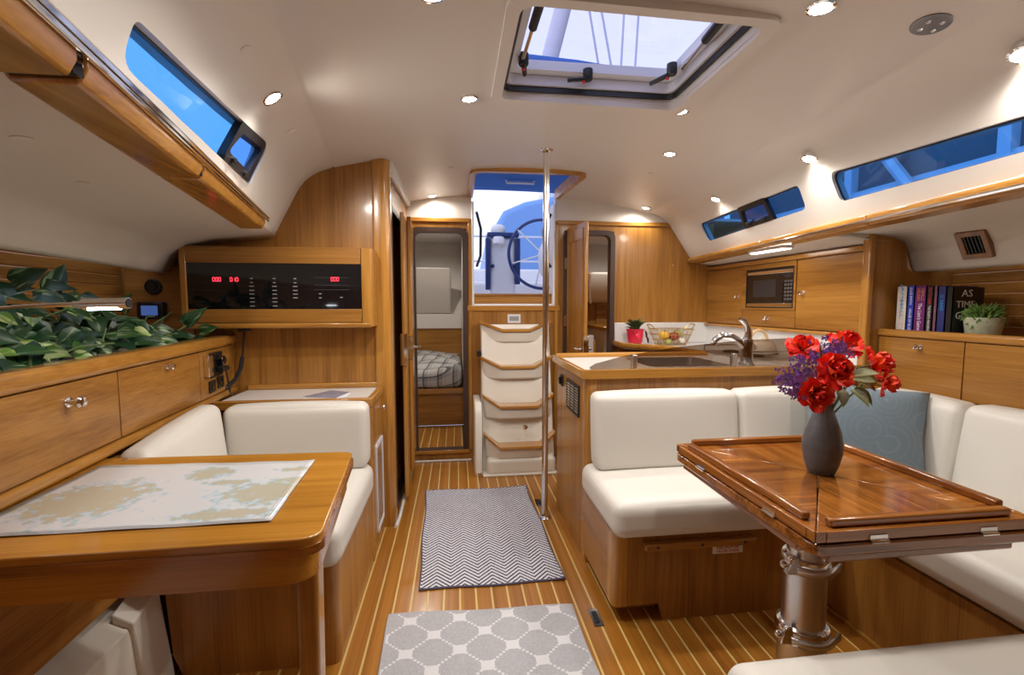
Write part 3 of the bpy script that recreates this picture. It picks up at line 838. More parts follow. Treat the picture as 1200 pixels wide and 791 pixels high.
def sidefn(p): return (p.x + 1.035 + xf(p.y) + .034 + .10 * (.62 - p.z), p.y, p.z + (p.y - 1.9) * .06 * ((p.z - .46) / .3))
tag(MB().rbox(-1.035, -.945, 1.36, 1.87, .466, .765, .032, 8, .010, fn=sidefn).build('back_cushion', 'leather', smooth=True), 'cream leather side cushion along the port locker', 'cushion')

# hull moulding under the chart table
hm_ = struct(thing('trim_1', 'white moulded hull ledge and teak panel under the chart table', 'trim', (-1.0, 1.0, 0)))
MB().hexa([(-.97, -.6, .28), (-.945, -.6, .28), (-.945, 1.40, .33), (-.97, 1.40, .33), (-.97, -.6, .715), (-.945, -.6, .715), (-.945, 1.40, .715), (-.97, 1.40, .715)]).build('teak_panel', 'teak_y', hm_)
MB().hexa([(-1.05, -.6, 0), (-.80, -.6, 0), (-.88, 1.42, 0), (-1.05, 1.42, 0), (-1.05, -.6, .27), (-.86, -.6, .20), (-.905, 1.42, .26), (-1.05, 1.42, .335)]).build('ledge', 'gelcoat', hm_, bev=.004)
MB().hexa([(-.93, 1.30, .0), (-.855, 1.30, .0), (-.865, 1.425, 0), (-.95, 1.425, 0), (-.945, 1.30, .30), (-.89, 1.30, .27), (-.90, 1.425, .30), (-.95, 1.425, .33)]).build('riser', 'gelcoat', hm_, bev=.004)

# chart table
ct = thing('chart_table', 'varnished chart table with rounded corner and single tapered leg', 'table', (-.6, 1.1, 0))
TP = [(-1.0, .83), (-.252, .838), (-.303, 1.338), (-1.03, 1.362)]
MB().prism(rpoly(TP, [.005, .045, .035, .005], 7), 'z', .688, .720).build('tabletop', 'desk_x', ct, bev=.007, seg=3)
NO_ = rpoly([(-1.0, .827), (-.249, .835), (-.300, 1.341), (-1.03, 1.365)], [.005, .046, .036, .005], 7); NI_ = rpoly([(-1.0, .85), (-.27, .858), (-.32, 1.32), (-1.03, 1.342)], [.005, .03, .02, .005], 7)
MB().ring(NO_, NI_, 'z', .687, .704).build('nosing', 'gloss_x', ct, bev=.003)
AP = [(-1.0, .845), (-.266, .852), (-.316, 1.325), (-1.03, 1.347)]
ao = rpoly(AP, [.005, .060, .035, .005], 7)
ai = rpoly([(-.98, .867), (-.288, .874), (-.338, 1.303), (-1.01, 1.325)], [.005, .045, .02, .005], 7)
MB().ring(ao, ai, 'z', .626, .688).build('apron', 'desk_x', ct, smooth=True)
MB().hexa([(-.337, .945, 0), (-.297, .945, 0), (-.297, .99, 0), (-.337, .99, 0), (-.334, .94, .69), (-.290, .94, .69), (-.290, .99, .69), (-.334, .99, .69)]).build('leg', 'solid_z', ct, bev=.008, seg=3)
MB().box(-.925, -.905, 1.33, 1.3585, .7198, .7206).build('hinge_strip', 'steel', ct)

# chart
m, n_, l_, b_ = new_mat('chart_print')
def node(t, **kw):
    q = n_.new('ShaderNode' + t)
    for k, v in kw.items(): setattr(q, k, v)
    return q
def mth(op, a, b=None):
    q = node('Math', operation=op)
    for i, v in enumerate((a, b)):
        if v is None: continue
        if isinstance(v, (int, float)): q.inputs[i].default_value = v
        else: l_.new(v, q.inputs[i])
    return q.outputs[0]
tc = node('TexCoord'); sx = node('SeparateXYZ'); l_.new(tc.outputs['Object'], sx.inputs[0])
nz = node('TexNoise'); nz.inputs['Scale'].default_value = 38; nz.inputs['Detail'].default_value = 9; nz.inputs['Roughness'].default_value = .62; l_.new(tc.outputs['Object'], nz.inputs['Vector'])
CX, CY = -.66, 1.09
blobs = ((-.405, 1.065, .145, .075), (-.80, 1.06, .13, .12), (-.62, 1.195, .055, .05), (-.545, 1.13, .06, .02), (-.46, .955, .12, .028), (-.71, 1.10, .02, .02), (-.40, 1.20, .07, .018))
val = None
for (bx, by, rx, ry) in blobs:
    dx = mth('DIVIDE', mth('SUBTRACT', sx.outputs[0], bx - CX), rx); dy = mth('DIVIDE', mth('SUBTRACT', sx.outputs[1], by - CY), ry)
    dd = mth('SUBTRACT', 1.0, mth('SQRT', mth('ADD', mth('MULTIPLY', dx, dx), mth('MULTIPLY', dy, dy))))
    val = dd if val is None else mth('MAXIMUM', val, dd)
tot = mth('ADD', val, mth('MULTIPLY', mth('SUBTRACT', nz.outputs['Fac'], .60), 2.4))
cr = node('ValToRGB'); mr = node('MapRange'); mr.inputs['From Min'].default_value = -1; mr.inputs['From Max'].default_value = 1
l_.new(tot, mr.inputs['Value']); l_.new(mr.outputs['Result'], cr.inputs['Fac'])
el = cr.color_ramp.elements; cr.color_ramp.interpolation = 'LINEAR'
el[0].position = .36; el[0].color = (.70, .72, .75, 1); el[1].position = .60; el[1].color = (.54, .515, .41, 1)
for p, c in ((.44, (.55, .66, .76)), (.485, (.46, .63, .72)), (.50, (.36, .55, .52)), (.515, (.58, .555, .44))):
    q = el.new(p); q.color = (*c, 1)
# a thin printed border
ax = mth('ABSOLUTE', sx.outputs[0]); ay = mth('ABSOLUTE', sx.outputs[1])
l_.new(cr.outputs['Color'], b_.inputs['Base Color']); b_.inputs['Roughness'].default_value = .25; b_.inputs['Coat Weight'].default_value = .4
C4 = [(-.925, .910), (-.366, .913), (-.386, 1.262), (-.94, 1.290)]
def chart(u, v):
    a = Vector(C4[0]).lerp(Vector(C4[1]), u); b = Vector(C4[3]).lerp(Vector(C4[2]), u); p = a.lerp(b, v)
    e = .0012 + .0035 * (max(0, u - .85) / .15) ** 2 * (.5 + .5 * v) + .0015 * math.sin(9 * u + 4 * v) ** 2
    return (p.x, p.y, .7205 + e)
ch = thing('nautical_chart', 'unrolled nautical chart with tan land lying on the chart table', 'chart', (CX, CY, .7205))
MB().grid(chart, 30, 16).build('sheet', 'chart_print', ch, smooth=True, solid=.0006)
def chart_line(u0, v0, u1, v1, w=.0012):
    pts = [Vector(chart(u0 + (u1 - u0) * i / 20, v0 + (v1 - v0) * i / 20)) + Vector((0, 0, .0007)) for i in range(21)]
    d = (pts[-1] - pts[0]).normalized(); s_ = Vector((-d.y, d.x, 0)) * w / 2
    mb = MB()
    for i, p in enumerate(pts): mb.v += [p - s_, p + s_]
    mb.f = [[2 * i, 2 * i + 1, 2 * i + 3, 2 * i + 2] for i in range(20)]
    return mb
mb = MB()
for k in (.018, .030):
    for a in ((k, k, 1 - k, k), (1 - k, k, 1 - k, 1 - k), (1 - k, 1 - k, k, 1 - k), (k, 1 - k, k, k)):
        q = chart_line(*a, w=.0009); o = len(mb.v); mb.v += q.v; mb.f += [[o + i for i in f] for f in q.f]
mb.build('border_lines', 'ink_grey', ch)
# ------------------------------------------------------------------ starboard: settee, lockers, table
st = thing('settee_base', 'U-shaped teak settee base with grab strip and notice', 'settee', (1.0, 1.3, 0))
MB().prism([(.575, .062), (.722, .062), (.735, 0), (1.39, 0), (1.39, .335), (.575, .335)], 'y', 1.490, 1.515).build('aft_front_panel', 'teak_z', st)
MB().prism(rpoly(rect(.546, .60, 1.488, 1.56), [.028, .002, .002, .002], 6), 'z', .062, .335).build('corner_post', 'solid_z', st, smooth=True)
MB().box(.547, .57, 1.55, 1.878, .062, .335).build('side_panel', 'teak_y', st)
MB().box(.60, .74, 1.56, 1.878, 0, .08).build('toe_kick', 'teak_x', st)
MB().box(1.385, 1.41, .72, 1.515, 0, .335).build('outboard_front_panel', 'teak_z', st)
MB().box(1.372, 1.386, .74, 1.49, 0, .018).build('base_bead', 'solid_y', st, bev=.004)
MB().box(.56, 1.41, .68, .705, 0, .335).build('forward_front_panel', 'teak_z', st)
MB().box(.56, .585, -.3, .69, 0, .335).build('forward_side_panel', 'teak_y', st)
MB().box(.60, 1.95, 1.515, 1.878, .30, .33).box(1.41, 1.95, .70, 1.55, .30, .33).box(.585, 1.95, -.3, .69, .30, .33).build('seat_board', 'teak_x', st)
gs = MB().box(.654, 1.078, 1.462, 1.490, .276, .302).build('grab_strip', 'solid_x', st, bev=.005)
for x in (.70, .866, 1.03): MB().lathe((x, 1.462, .289), [(.006, 0), (.005, .002), (.001, .002)], 10, (0, -1, 0)).build('screw', 'rubber', gs, smooth=True)
sg = tag(MB().box(.922, 1.040, 1.4885, 1.4902, .236, .266).build('notice_label', 'ink_white'), 'white label with red warning print on the settee front', 'notice')
lettering('print', 'FUEL SHUT OFF', .0125, 'ink_red', sg, (.981, 1.488, .2575), (1, 0, 0), (0, 0, 1), width=.088)
lettering('print', 'VALVES INSIDE', .0125, 'ink_red', sg, (.981, 1.488, .2445), (1, 0, 0), (0, 0, 1), width=.088)

def cush(name, lab, *a, **k):
    o = tag(MB().rbox(*a, **k).build(name, 'leather', smooth=True), lab, 'cushion')
    return o
cush('seat_cushion', 'cream leather settee seat cushion in front of the galley', .528, 1.362, 1.425, 1.868, .337, .468, .042, n=9, bulge=.010)
cush('seat_cushion', 'cream leather settee seat cushion along the hull side', 1.366, 1.86, .785, 1.868, .337, .468, .042, n=9, bulge=.008)
cush('seat_cushion', 'cream leather seat cushion on the forward arm of the settee', .50, 1.90, -.25, .778, .337, .468, .042, n=9, bulge=.006)
LB = lambda p: (p.x, p.y + .10 * (p.z - .62), p.z)
cush('back_cushion', 'cream leather back cushion at the aisle end of the galley front', .560, 1.186, 1.742, 1.850, .466, .778, .030, n=9, bulge=.009, fn=LB)
cush('back_cushion', 'cream leather back cushion behind the flower vase', 1.190, 1.80, 1.742, 1.850, .466, .778, .030, n=9, bulge=.009, fn=LB)
LO = lambda p: (p.x + .14 * (p.z - .62), p.y, p.z)
cush('back_cushion', 'cream leather corner back cushion behind the grey pillow', 1.770, 1.885, 1.395, 1.76, .466, .785, .034, n=9, bulge=.010, fn=LO)
cush('back_cushion', 'cream leather back cushion along the hull, past the pillow', 1.770, 1.885, .80, 1.390, .466, .792, .034, n=9, bulge=.010, fn=LO)

# grey pillow leaning in the corner
m, n_, l_, b_ = new_mat('pillow_cloth')
tc = n_.new('ShaderNodeTexCoord'); vo = n_.new('ShaderNodeTexVoronoi'); vo.feature = 'F1'; vo.inputs['Scale'].default_value = 6.5
l_.new(tc.outputs['Object'], vo.inputs['Vector'])
sn = n_.new('ShaderNodeMath'); sn.operation = 'MULTIPLY'; sn.inputs[1].default_value = 60
sn2 = n_.new('ShaderNodeMath'); sn2.operation = 'SINE'; gt = n_.new('ShaderNodeMath'); gt.operation = 'GREATER_THAN'; gt.inputs[1].default_value = .86
l_.new(vo.outputs['Distance'], sn.inputs[0]); l_.new(sn.outputs[0], sn2.inputs[0]); l_.new(sn2.outputs[0], gt.inputs[0])
mx = n_.new('ShaderNodeMix'); mx.data_type = 'RGBA'; mx.inputs['A'].default_value = (.17, .23, .28, 1); mx.inputs['B'].default_value = (.205, .265, .315, 1)
l_.new(gt.outputs[0], mx.inputs['Factor']); l_.new(mx.outputs['Result'], b_.inputs['Base Color']); b_.inputs['Roughness'].default_value = .6
pw = MB()
def pil(u, v, s):
    a, b = 2 * u - 1, 2 * v - 1
    k = 1 - .10 * (1 - abs(a)) * (abs(b) ** 3) ; k2 = 1 - .10 * (1 - abs(b)) * (abs(a) ** 3)
    t = (max(0, 1 - a * a) ** .45) * (max(0, 1 - b * b) ** .45)
    return Vector((a * .215 * k2, s * .070 * t * (1 + .12 * math.sin(5 * a + 3 * b)), b * .185 * k))
N = 18
for s in (-1, 1): pw.grid(lambda u, v: pil(u, v, s), N, N)
Mx = Matrix.Translation((1.575, 1.555, .655)) @ Euler((R(-16), R(7), R(-22))).to_matrix().to_4x4()
pw.xf(Mx)
po_ = pw.build('pillow', 'pillow_cloth', smooth=True)
tag(po_, 'grey blue pillow with curved line pattern in the settee corner', 'pillow')
bm = bmesh.new(); bm.from_mesh(po_.data); bmesh.ops.remove_doubles(bm, verts=bm.verts, dist=.0005); bmesh.ops.recalc_face_normals(bm, faces=bm.faces); bm.to_mesh(po_.data); bm.free()

# starboard locker with book shelf on top
sl = thing('side_locker', 'teak side locker with knob under the book shelf', 'locker', (2.05, 1.2, .74))
MB().box(1.943, 2.19, .1, 1.858, .745, 1.005).build('body', 'teak_y', sl)
MB().box(1.95, 2.30, .1, 1.858, 1.005, 1.018).build('shelf_top', 'teak_y', sl)
MB().box(1.918, 1.965, .1, 1.858, 1.003, 1.036).build('front_lip', 'solid_y', sl, bev=.012, seg=4)
MB().box(1.915, 1.95, .1, 1.858, .735, .772).build('lower_moulding', 'solid_y', sl, bev=.010, seg=3)
for y0, y1, k in ((1.500, 1.852, 1), (.70, 1.496, 0)):
    d = MB().box(1.928, 1.944, y0, y1, .776, 1.000).build('door', 'teak_y', sl, bev=.0015)
    if k: knob_mb((1.928, 1.664, .968), (-1, 0, 0), .85).build('knob', 'chrome', d, smooth=True)
# upright divider between settee and galley
dv = struct(MB().prism(rpoly([(1.87, .33), (1.87, 1.475), (2.005, 1.475), (2.05, 1.44), (2.06, 1.30), (2.36, 1.30), (2.36, .33)], [.001, .001, .05, .04, .03, .001, .001]), 'y', 1.86, 1.884).build('wall_galley_divider', 'teak_z', origin=(2, 1.86, .4)), 'upright teak divider panel between books and galley', 'wall')
MB().box(1.855, 1.885, 1.850, 1.892, .70, 1.472).build('edge_stile', 'solid_z', dv, bev=.008, seg=3)
MB().box(1.68, 1.90, 1.862, 1.880, 1.450, 1.51).build('liner_gap_cover', 'vinyl', dv)  # box added to cover the gap between settee and galley liners
# hull vent
vt = thing('hull_vent', 'square teak framed vent with dark louvres on the hull liner', 'vent', (2.04, 1.56, 1.33))
o = len(vt.children)
i0 = rect(1.507, 1.614, 1.331, 1.446); i1 = rect(1.528, 1.593, 1.352, 1.425)
fr = MB().ring(i0, i1, 'x', 2.018, 2.045)
bk_ = MB().box(2.030, 2.05, 1.52, 1.60, 1.345, 1.43)
def tilt(mb): return mb.xf(Matrix.Translation((2.030, 1.56, 1.388)) @ Matrix.Rotation(R(-27), 4, 'Y') @ Matrix.Translation((-2.04, -1.56, -1.39)))
tilt(fr).build('frame', 'vent_timber', vt, bev=.003)
tilt(bk_).build('backing', 'black_plastic', vt)
for k in range(5):
    y = 1.534 + k * .0125
    tilt(MB().box(2.022, 2.034, y, y + .004, 1.352, 1.425)).build('louvre', 'black_plastic', vt)

# folding table: square base, four triangular leaves folded in like an envelope
T0, T1, S0, S1 = .712, 1.232, .795, 1.378
tb = thing('folding_table', 'glossy envelope folding table with four hinged triangular leaves', 'table', (.97, 1.087, 0))
cxm, cym = (T0 + T1) / 2, (S0 + S1) / 2
MB().prism(rpoly(rect(T0 - .004, T1 + .004, S0 - .004, S1 + .004), .03, 6), 'z', .640, .664).build('base_board', 'gloss_x', tb, bev=.003)
corners = [(T0, S0), (T1, S0), (T1, S1), (T0, S1)]
g = .0022
for k in range(4):
    a = Vector(corners[k]); b = Vector(corners[(k + 1) % 4]); c = Vector((cxm, cym))
    ctr = (a + b + c) / 3
    tri = [p + (ctr - p).normalized() * g for p in (a, b, c)]
    lf = MB().prism([tuple(p) for p in tri], 'z', .667, .691).build('leaf', 'gloss_x' if k % 2 else 'gloss_y', tb, bev=.002)
    # low fiddle rail along the outer edge, short of the corners
    u = (b - a).normalized(); inn = (c - (a + b) / 2).normalized(); Ln = (b - a).length
    e0 = a + u * .024 - inn * .0008; e1 = b - u * .024 - inn * .0008
    MB().prism([tuple(p) for p in (e0, e1, e1 + inn * .012 - u * .011, e0 + inn * .012 + u * .011)], 'z', .6672, .6912).build('edge_band', 'gloss_x' if abs(u.x) > .5 else 'gloss_y', lf, bev=.002)
    p0 = a + u * Ln * .085 + inn * .012; p1 = b - u * Ln * .085 + inn * .012
    q = [p0, p1, p1 + inn * .020, p0 + inn * .020]
    MB().prism([tuple(p) for p in q], 'z', .691, .709).build('fiddle_rail', 'gloss_x' if abs(u.x) > .5 else 'gloss_y', lf, bev=.005, seg=3)
    # the matching rail under the base board
    p0 = a + u * Ln * .07 + inn * .004; p1 = b - u * Ln * .09 + inn * .004
    q = [p0, p1, p1 + inn * .024, p0 + inn * .024]
    MB().prism([tuple(p) for p in q], 'z', .622, .641).build('under_rail', 'gloss_x' if abs(u.x) > .5 else 'gloss_y', tb, bev=.004, seg=3)
    for w in (.27, .77):
        h = a + u * Ln * w - inn * .003
        d = u * .020
        q = [h - d, h + d, h + d + inn * .006, h - d + inn * .006]
        hg = MB().prism([tuple(p) for p in q], 'z', .653, .679)
        hg.build('hinge', 'steel', tb)
        p = h - inn * .002; MB().tube([(p.x - d.x, p.y - d.y, .666), (p.x + d.x, p.y + d.y, .666)], .0038, 8).build('hinge_pin', 'chrome', tb, smooth=True)
PXY = (.945, 1.085)
def cyl(r0, r1, z0, z1, name, mat='steel'):
    return MB().lathe((PXY[0], PXY[1], 0), [(r0, z0), (r1, z1)], 32).build(name, mat, tb, smooth=True)
cyl(.046, .046, .43, .64, 'upper_column', 'brushed'); cyl(.053, .053, .235, .452, 'middle_column', 'brushed'); cyl(.060, .060, .0, .255, 'lower_column', 'brushed')
MB().lathe((PXY[0], PXY[1], 0), [(.11, 0), (.11, .006), (.066, .014), (.061, .03)], 32).build('foot_flange', 'steel', tb, smooth=True)
MB().box(PXY[0] - .09, PXY[0] + .09, PXY[1] - .09, PXY[1] + .09, .626, .641).build('mounting_plate', 'brushed', tb)
for z, r in ((.452, .056), (.258, .063)):
    cl = MB().lathe((PXY[0], PXY[1], z), [(r - .006, -.022), (r, -.021), (r + .004, -.012), (r + .004, .004), (r, .013), (r - .008, .016)], 32).build('clamp_collar', 'chrome', tb, smooth=True)
    # lever arm bent round the collar, free end standing off
    pts = [(PXY[0] + (r + .008) * math.cos(a), PXY[1] + (r + .008) * math.sin(a), z - .010) for a in [R(205 + 12 * i) for i in range(9)]]
    pts.append((PXY[0] + r + .018, PXY[1] - r * .62, z - .010))
    mbx = MB()
    for i, p in enumerate(pts):
        mbx.v += [Vector(p) + Vector((0, 0, -.011)), Vector(p) + Vector((0, 0, .011))]
    mbx.f = [[2 * i, 2 * i + 1, 2 * i + 3, 2 * i + 2] for i in range(len(pts) - 1)]
    mbx.build('lever', 'brushed', cl, smooth=True, solid=.005)
    lx, ly = PXY[0] - r - .004, PXY[1] - .020
    MB().hexa([(lx - .022, ly - .014, z - .02), (lx + .006, ly - .02, z - .02), (lx + .006, ly + .006, z - .02), (lx - .022, ly + .002, z - .02),
               (lx - .008, ly - .012, z + .022), (lx + .012, ly - .014, z + .026), (lx + .012, ly + .004, z + .026), (lx - .008, ly, z + .022)]).build('clamp_lug', 'chrome', cl, bev=.003)
    MB().ball((lx - .026, ly - .006, z + .006), .010, 12).build('clamp_bolt', 'chrome', cl, smooth=True)

# steel pole
gp_ = thing('grab_pole', 'polished steel pole from floor to ceiling in the aisle', 'pole', (.462, 2.322, 0))
MB().lathe((.462, 2.322, 0), [(.0165, 0), (.0165, 1.93)], 24).build('tube', 'steel', gp_, smooth=True)
MB().lathe((.462, 2.322, 0), [(.034, 0), (.034, .003), (.024, .007), (.017, .010)], 24).build('floor_flange', 'chrome', gp_, smooth=True)
MB().lathe((.462, 2.322, 1.93), [(.034, .0), (.034, -.004), (.022, -.008), (.017, -.02)], 24).build('ceiling_flange', 'chrome', gp_, smooth=True)
# ------------------------------------------------------------------ galley
gc = thing('galley_counter', 'teak galley counter unit behind the settee back', 'cabinet', (1.2, 2.1, 0))
MB().box(.580, 1.87, 1.878, 1.90, 0, .832).build('front_panel', 'teak_z', gc)
MB().prism(rpoly(rect(.555, .60, 1.876, 1.93), [.018, .002, .002, .002], 5), 'z', 0, .832).build('corner_post', 'solid_z', gc, smooth=True)
sdp = MB().box(.556, .58, 1.92, 2.45, 0, .832).build('side_panel', 'teak_z', gc)
MB().box(.58, 1.9, 2.425, 2.45, 0, .832).build('inner_panel', 'teak_z', gc)
vg = thing('vent_grille', 'black louvred vent in the galley counter side', 'vent', (.555, 2.1, .626))
MB().ring(rect(1.988, 2.216, .628, .774), rect(1.998, 2.206, .640, .764), 'x', .549, .556).build('frame', 'black_plastic', vg)
MB().box(.553, .5565, 1.99, 2.21, .632, .770).build('backing', 'black_plastic', vg)
for k in range(9):
    z = .643 + k * .0135
    MB().box(.5495, .555, 1.995, 2.21, z, z + .006).build('louvre', 'brushed', vg)
for y in (2.065, 2.14): MB().box(.549, .554, y - .004, y + .004, .632, .77).build('mullion', 'black_plastic', vg)
lt = thing('cabinet_catch', 'black catch near the top of the galley counter side', 'catch', (.55, 2.33, .70))
MB().box(.546, .556, 2.30, 2.36, .715, .775).build('plate', 'black_plastic', lt, bev=.004)
MB().box(.534, .547, 2.315, 2.345, .725, .765).build('toggle', 'black_gloss', lt, bev=.004)

wt = thing('galley_worktop', 'white galley worktop edged with a raised teak fiddle', 'worktop', (1.2, 2.2, .832))
P1 = [(.545, 1.875), (1.93, 1.875), (1.93, 3.275), (1.175, 3.275), (1.175, 3.06), (1.40, 2.78), (1.44, 2.45), (.545, 2.45)]
top = MB().prism(P1, 'z', .832, .850).build('top', 'white_laminate', wt)
cut(top, MB().prism(rpoly(rect(.92, 1.30, 2.02, 2.36), .05), 'z', .7, .9).build('cutter', 'liner', origin=tuple(wloc(wt)), local=False))
MB().prism(rpoly([(.528, 1.855), (1.87, 1.855), (1.87, 1.880), (.528, 1.880)], [.02, .001, .001, .001]), 'z', .828, .866).build('front_fiddle', 'solid_x', wt, bev=.005)
MB().box(.528, .552, 1.872, 2.46, .828, .866).build('end_fiddle', 'solid_y', wt, bev=.005)
MB().tube([(1.172, 3.275, .855), (1.172, 3.06, .855), (1.395, 2.775, .855), (1.435, 2.455, .855), (.55, 2.455, .855)], .015, 8, flat=1.3).build('inner_fiddle', 'solid_x', wt, smooth=True)
bs = MB().box(1.175, 1.925, 3.262, 3.28, .850, 1.006).build('backsplash', 'white_laminate', wt, bev=.004)
MB().box(1.908, 1.93, 1.885, 3.27, .850, .995).build('backsplash', 'white_laminate', wt)
sk = thing('sink', 'steel galley sink let into the white worktop', 'sink', (1.11, 2.19, .70))
o_ = rpoly(rect(.905, 1.315, 2.005, 2.375), .055); i_ = rpoly(rect(.925, 1.295, 2.025, 2.355), .045)
MB().ring(o_, i_, 'z', .8495, .8535).build('rim', 'steel', sk, smooth=True)
mb = MB(); nn = len(i_)
mb.v = [Vector((x, y, .852)) for x, y in i_] + [Vector((1.11 + (x - 1.11) * .9, 2.19 + (y - 2.19) * .9, .71)) for x, y in i_]
mb.f = [[i, (i + 1) % nn, nn + (i + 1) % nn, nn + i] for i in range(nn)] + [list(range(nn, 2 * nn))]
mb.build('basin', 'brushed', sk, smooth=True)
# smoked splash guard
sgd = thing('splash_guard', 'smoked clear splash guard standing on the galley worktop edge', 'splash guard', (1.05, 1.9, .85))
gpts = [(.566, .868), (.60, .858), (1.66, .858), (1.67, .985), (1.55, .992), (1.285, .984), (.96, .955), (.72, .918), (.60, .888)]
MB().prism(rpoly(gpts, [.012, .005, .02, .04, .2, .2, .3, .3, .03], 4), 'y', 1.898, 1.903).build('sheet', 'smoked_pane', sgd)
for x in (.775, 1.245): MB().box(x - .011, x + .011, 1.886, 1.914, .850, .925).build('bracket', 'brushed', sgd, bev=.003)
# mixer tap
fx, fy = 1.40, 2.03
ft = thing('mixer_tap', 'chrome mixer tap with raised lever behind the splash guard', 'tap', (fx, fy, .85))
MB().lathe((fx, fy, .85), [(.036, 0), (.036, .006), (.030, .012), (.026, .05), (.027, .11), (.022, .128), (.001, .132)], 24).build('body', 'chrome', ft, smooth=True)
MB().tube([(fx, fy, .925), (fx - .035, fy + .01, .965), (fx - .075, fy + .02, .990), (fx - .115, fy + .03, .992), (fx - .142, fy + .035, .972), (fx - .150, fy + .04, .950)], [.017, .018, .018, .018, .018, .017], 14).build('spout', 'chrome', ft, smooth=True)
MB().tube([(fx, fy, .975), (fx + .004, fy, 1.01), (fx - .006, fy, 1.045), (fx - .026, fy, 1.068), (fx - .046, fy, 1.077)], [.021, .017, .014, .013, .010], 12).build('lever', 'chrome', ft, smooth=True)
# stove with steel top and kettle on it
sv = thing('gas_hob', 'steel gas hob set into the outboard worktop', 'hob', (1.70, 2.45, .85))
MB().box(1.50, 1.885, 2.16, 2.62, .850, .862).build('hob_plate', 'brushed', sv, bev=.004)
for x, y in ((1.62, 2.28), (1.62, 2.50), (1.79, 2.39)):
    MB().lathe((x, y, .862), [(.045, 0), (.045, .006), (.03, .012), (.001, .012)], 18).build('burner', 'black_plastic', sv, smooth=True)
for y in (2.18, 2.60): MB().tube([(1.51, y, .862), (1.51, y, .895), (1.87, y, .895), (1.87, y, .862)], .005, 8).build('pot_rail', 'chrome', sv, smooth=True)
kt = thing('kettle', 'round pale enamel kettle with arched wooden handle', 'kettle', (1.66, 2.30, .874))
MB().lathe((1.66, 2.30, .8735), [(.070, 0), (.082, .010), (.085, .028), (.076, .052), (.055, .068), (.030, .074), (.012, .078), (.012, .090), (.001, .094)], 28).build('body', 'enamel', kt, smooth=True)
MB().tube([(1.60, 2.26, .91), (1.565, 2.235, .935), (1.545, 2.22, .955)], [.016, .012, .009], 10).build('spout', 'enamel', kt, smooth=True)
MB().tube([(1.66 + .052 * math.cos(a), 2.30 + .012, .935 + .068 * math.sin(a)) for a in [R(10 * i) for i in range(19)]], .008, 8).build('handle', 'pale_wood', kt, smooth=True)

# overhead cabinets
oc = thing('overhead_cabinet', 'teak galley wall cabinet housing the microwave', 'cabinet', (2.05, 2.6, .985))
MB().box(1.925, 2.2, 1.89, 3.275, 1.0, 1.125).box(1.925, 2.2, 1.89, 2.37, 1.125, 1.43).box(1.925, 2.2, 2.81, 3.275, 1.125, 1.43).box(1.925, 2.2, 2.37, 2.81, 1.365, 1.43).build('carcass', 'teak_y', oc)
MB().box(1.885, 1.93, 1.89, 3.275, .985, 1.004).build('bottom_moulding', 'solid_y', oc, bev=.006)
MB().box(1.900, 1.93, 1.89, 3.275, 1.398, 1.425).build('top_moulding', 'solid_y', oc, bev=.005)
for y0, y1, z0, z1, ky, kz in ((1.892, 2.352, 1.008, 1.394, 2.30, 1.21), (2.842, 3.268, 1.008, 1.394, 2.885, 1.20)):
    d = MB().box(1.908, 1.926, y0, y1, z0, z1).build('door', 'teak_y', oc, bev=.002)
    knob_mb((1.908, ky, kz), (-1, 0, 0), .95).build('knob', 'chrome', d, smooth=True)
d = MB().box(1.908, 1.926, 2.357, 2.838, 1.008, 1.108).build('drawer', 'teak_y', oc, bev=.002)
knob_mb((1.908, 2.58, 1.06), (-1, 0, 0), .95).build('knob', 'chrome', d, smooth=True)
MB().ring(rect(2.357, 2.838, 1.110, 1.394), rect(2.372, 2.800, 1.122, 1.366), 'x', 1.905, 1.93).build('niche_frame', 'teak_y', oc)
mw = thing('microwave', 'black microwave with steel bands built into the galley cabinet', 'microwave', (2.0, 2.585, 1.122))
MB().box(1.915, 2.18, 2.374, 2.798, 1.123, 1.364).build('case', 'black_plastic', mw, bev=.004)
MB().ring(rect(2.370, 2.802, 1.119, 1.368), rect(2.380, 2.792, 1.128, 1.352), 'x', 1.9055, 1.918).build('surround', 'black_plastic', mw)
MB().box(1.909, 1.916, 2.465, 2.790, 1.158, 1.326).build('door_glass', 'black_gloss', mw, bev=.002)
MB().box(1.9075, 1.910, 2.52, 2.73, 1.190, 1.296).build('window', 'screen', mw)
MB().box(1.907, 1.917, 2.380, 2.792, 1.330, 1.352).build('upper_band', 'steel', mw, bev=.002)
MB().box(1.907, 1.917, 2.380, 2.792, 1.128, 1.152).build('lower_band', 'steel', mw, bev=.002)
kp = MB().box(1.909, 1.916, 2.380, 2.460, 1.158, 1.326).build('keypad', 'black_gloss', mw, bev=.002)
for i in range(6):
    for j in range(3):
        MB().box(1.908, 1.9092, 2.388 + j * .023, 2.404 + j * .023, 1.170 + i * .021, 1.182 + i * .021).build('key', 'key_grey', kp)
MB().box(1.908, 1.9092, 2.388, 2.452, 1.302, 1.320).build('display', 'screen', kp)
# strip light under the side deck
sl_ = thing('strip_light', 'slim lit strip lamp under the liner above the microwave', 'light', (1.73, 2.34, 1.44))
MB().hexa([(1.70, 2.20, 1.440), (1.76, 2.20, 1.440), (1.75, 2.48, 1.440), (1.69, 2.48, 1.440), (1.70, 2.20, 1.462), (1.76, 2.20, 1.462), (1.75, 2.48, 1.462), (1.69, 2.48, 1.462)]).build('housing', 'white_paint', sl_, bev=.003)
MB().hexa([(1.71, 2.21, 1.436), (1.75, 2.21, 1.436), (1.74, 2.47, 1.436), (1.70, 2.47, 1.436), (1.71, 2.21, 1.441), (1.75, 2.21, 1.441), (1.74, 2.47, 1.441), (1.70, 2.47, 1.441)]).build('diffuser', 'strip_glow', sl_)

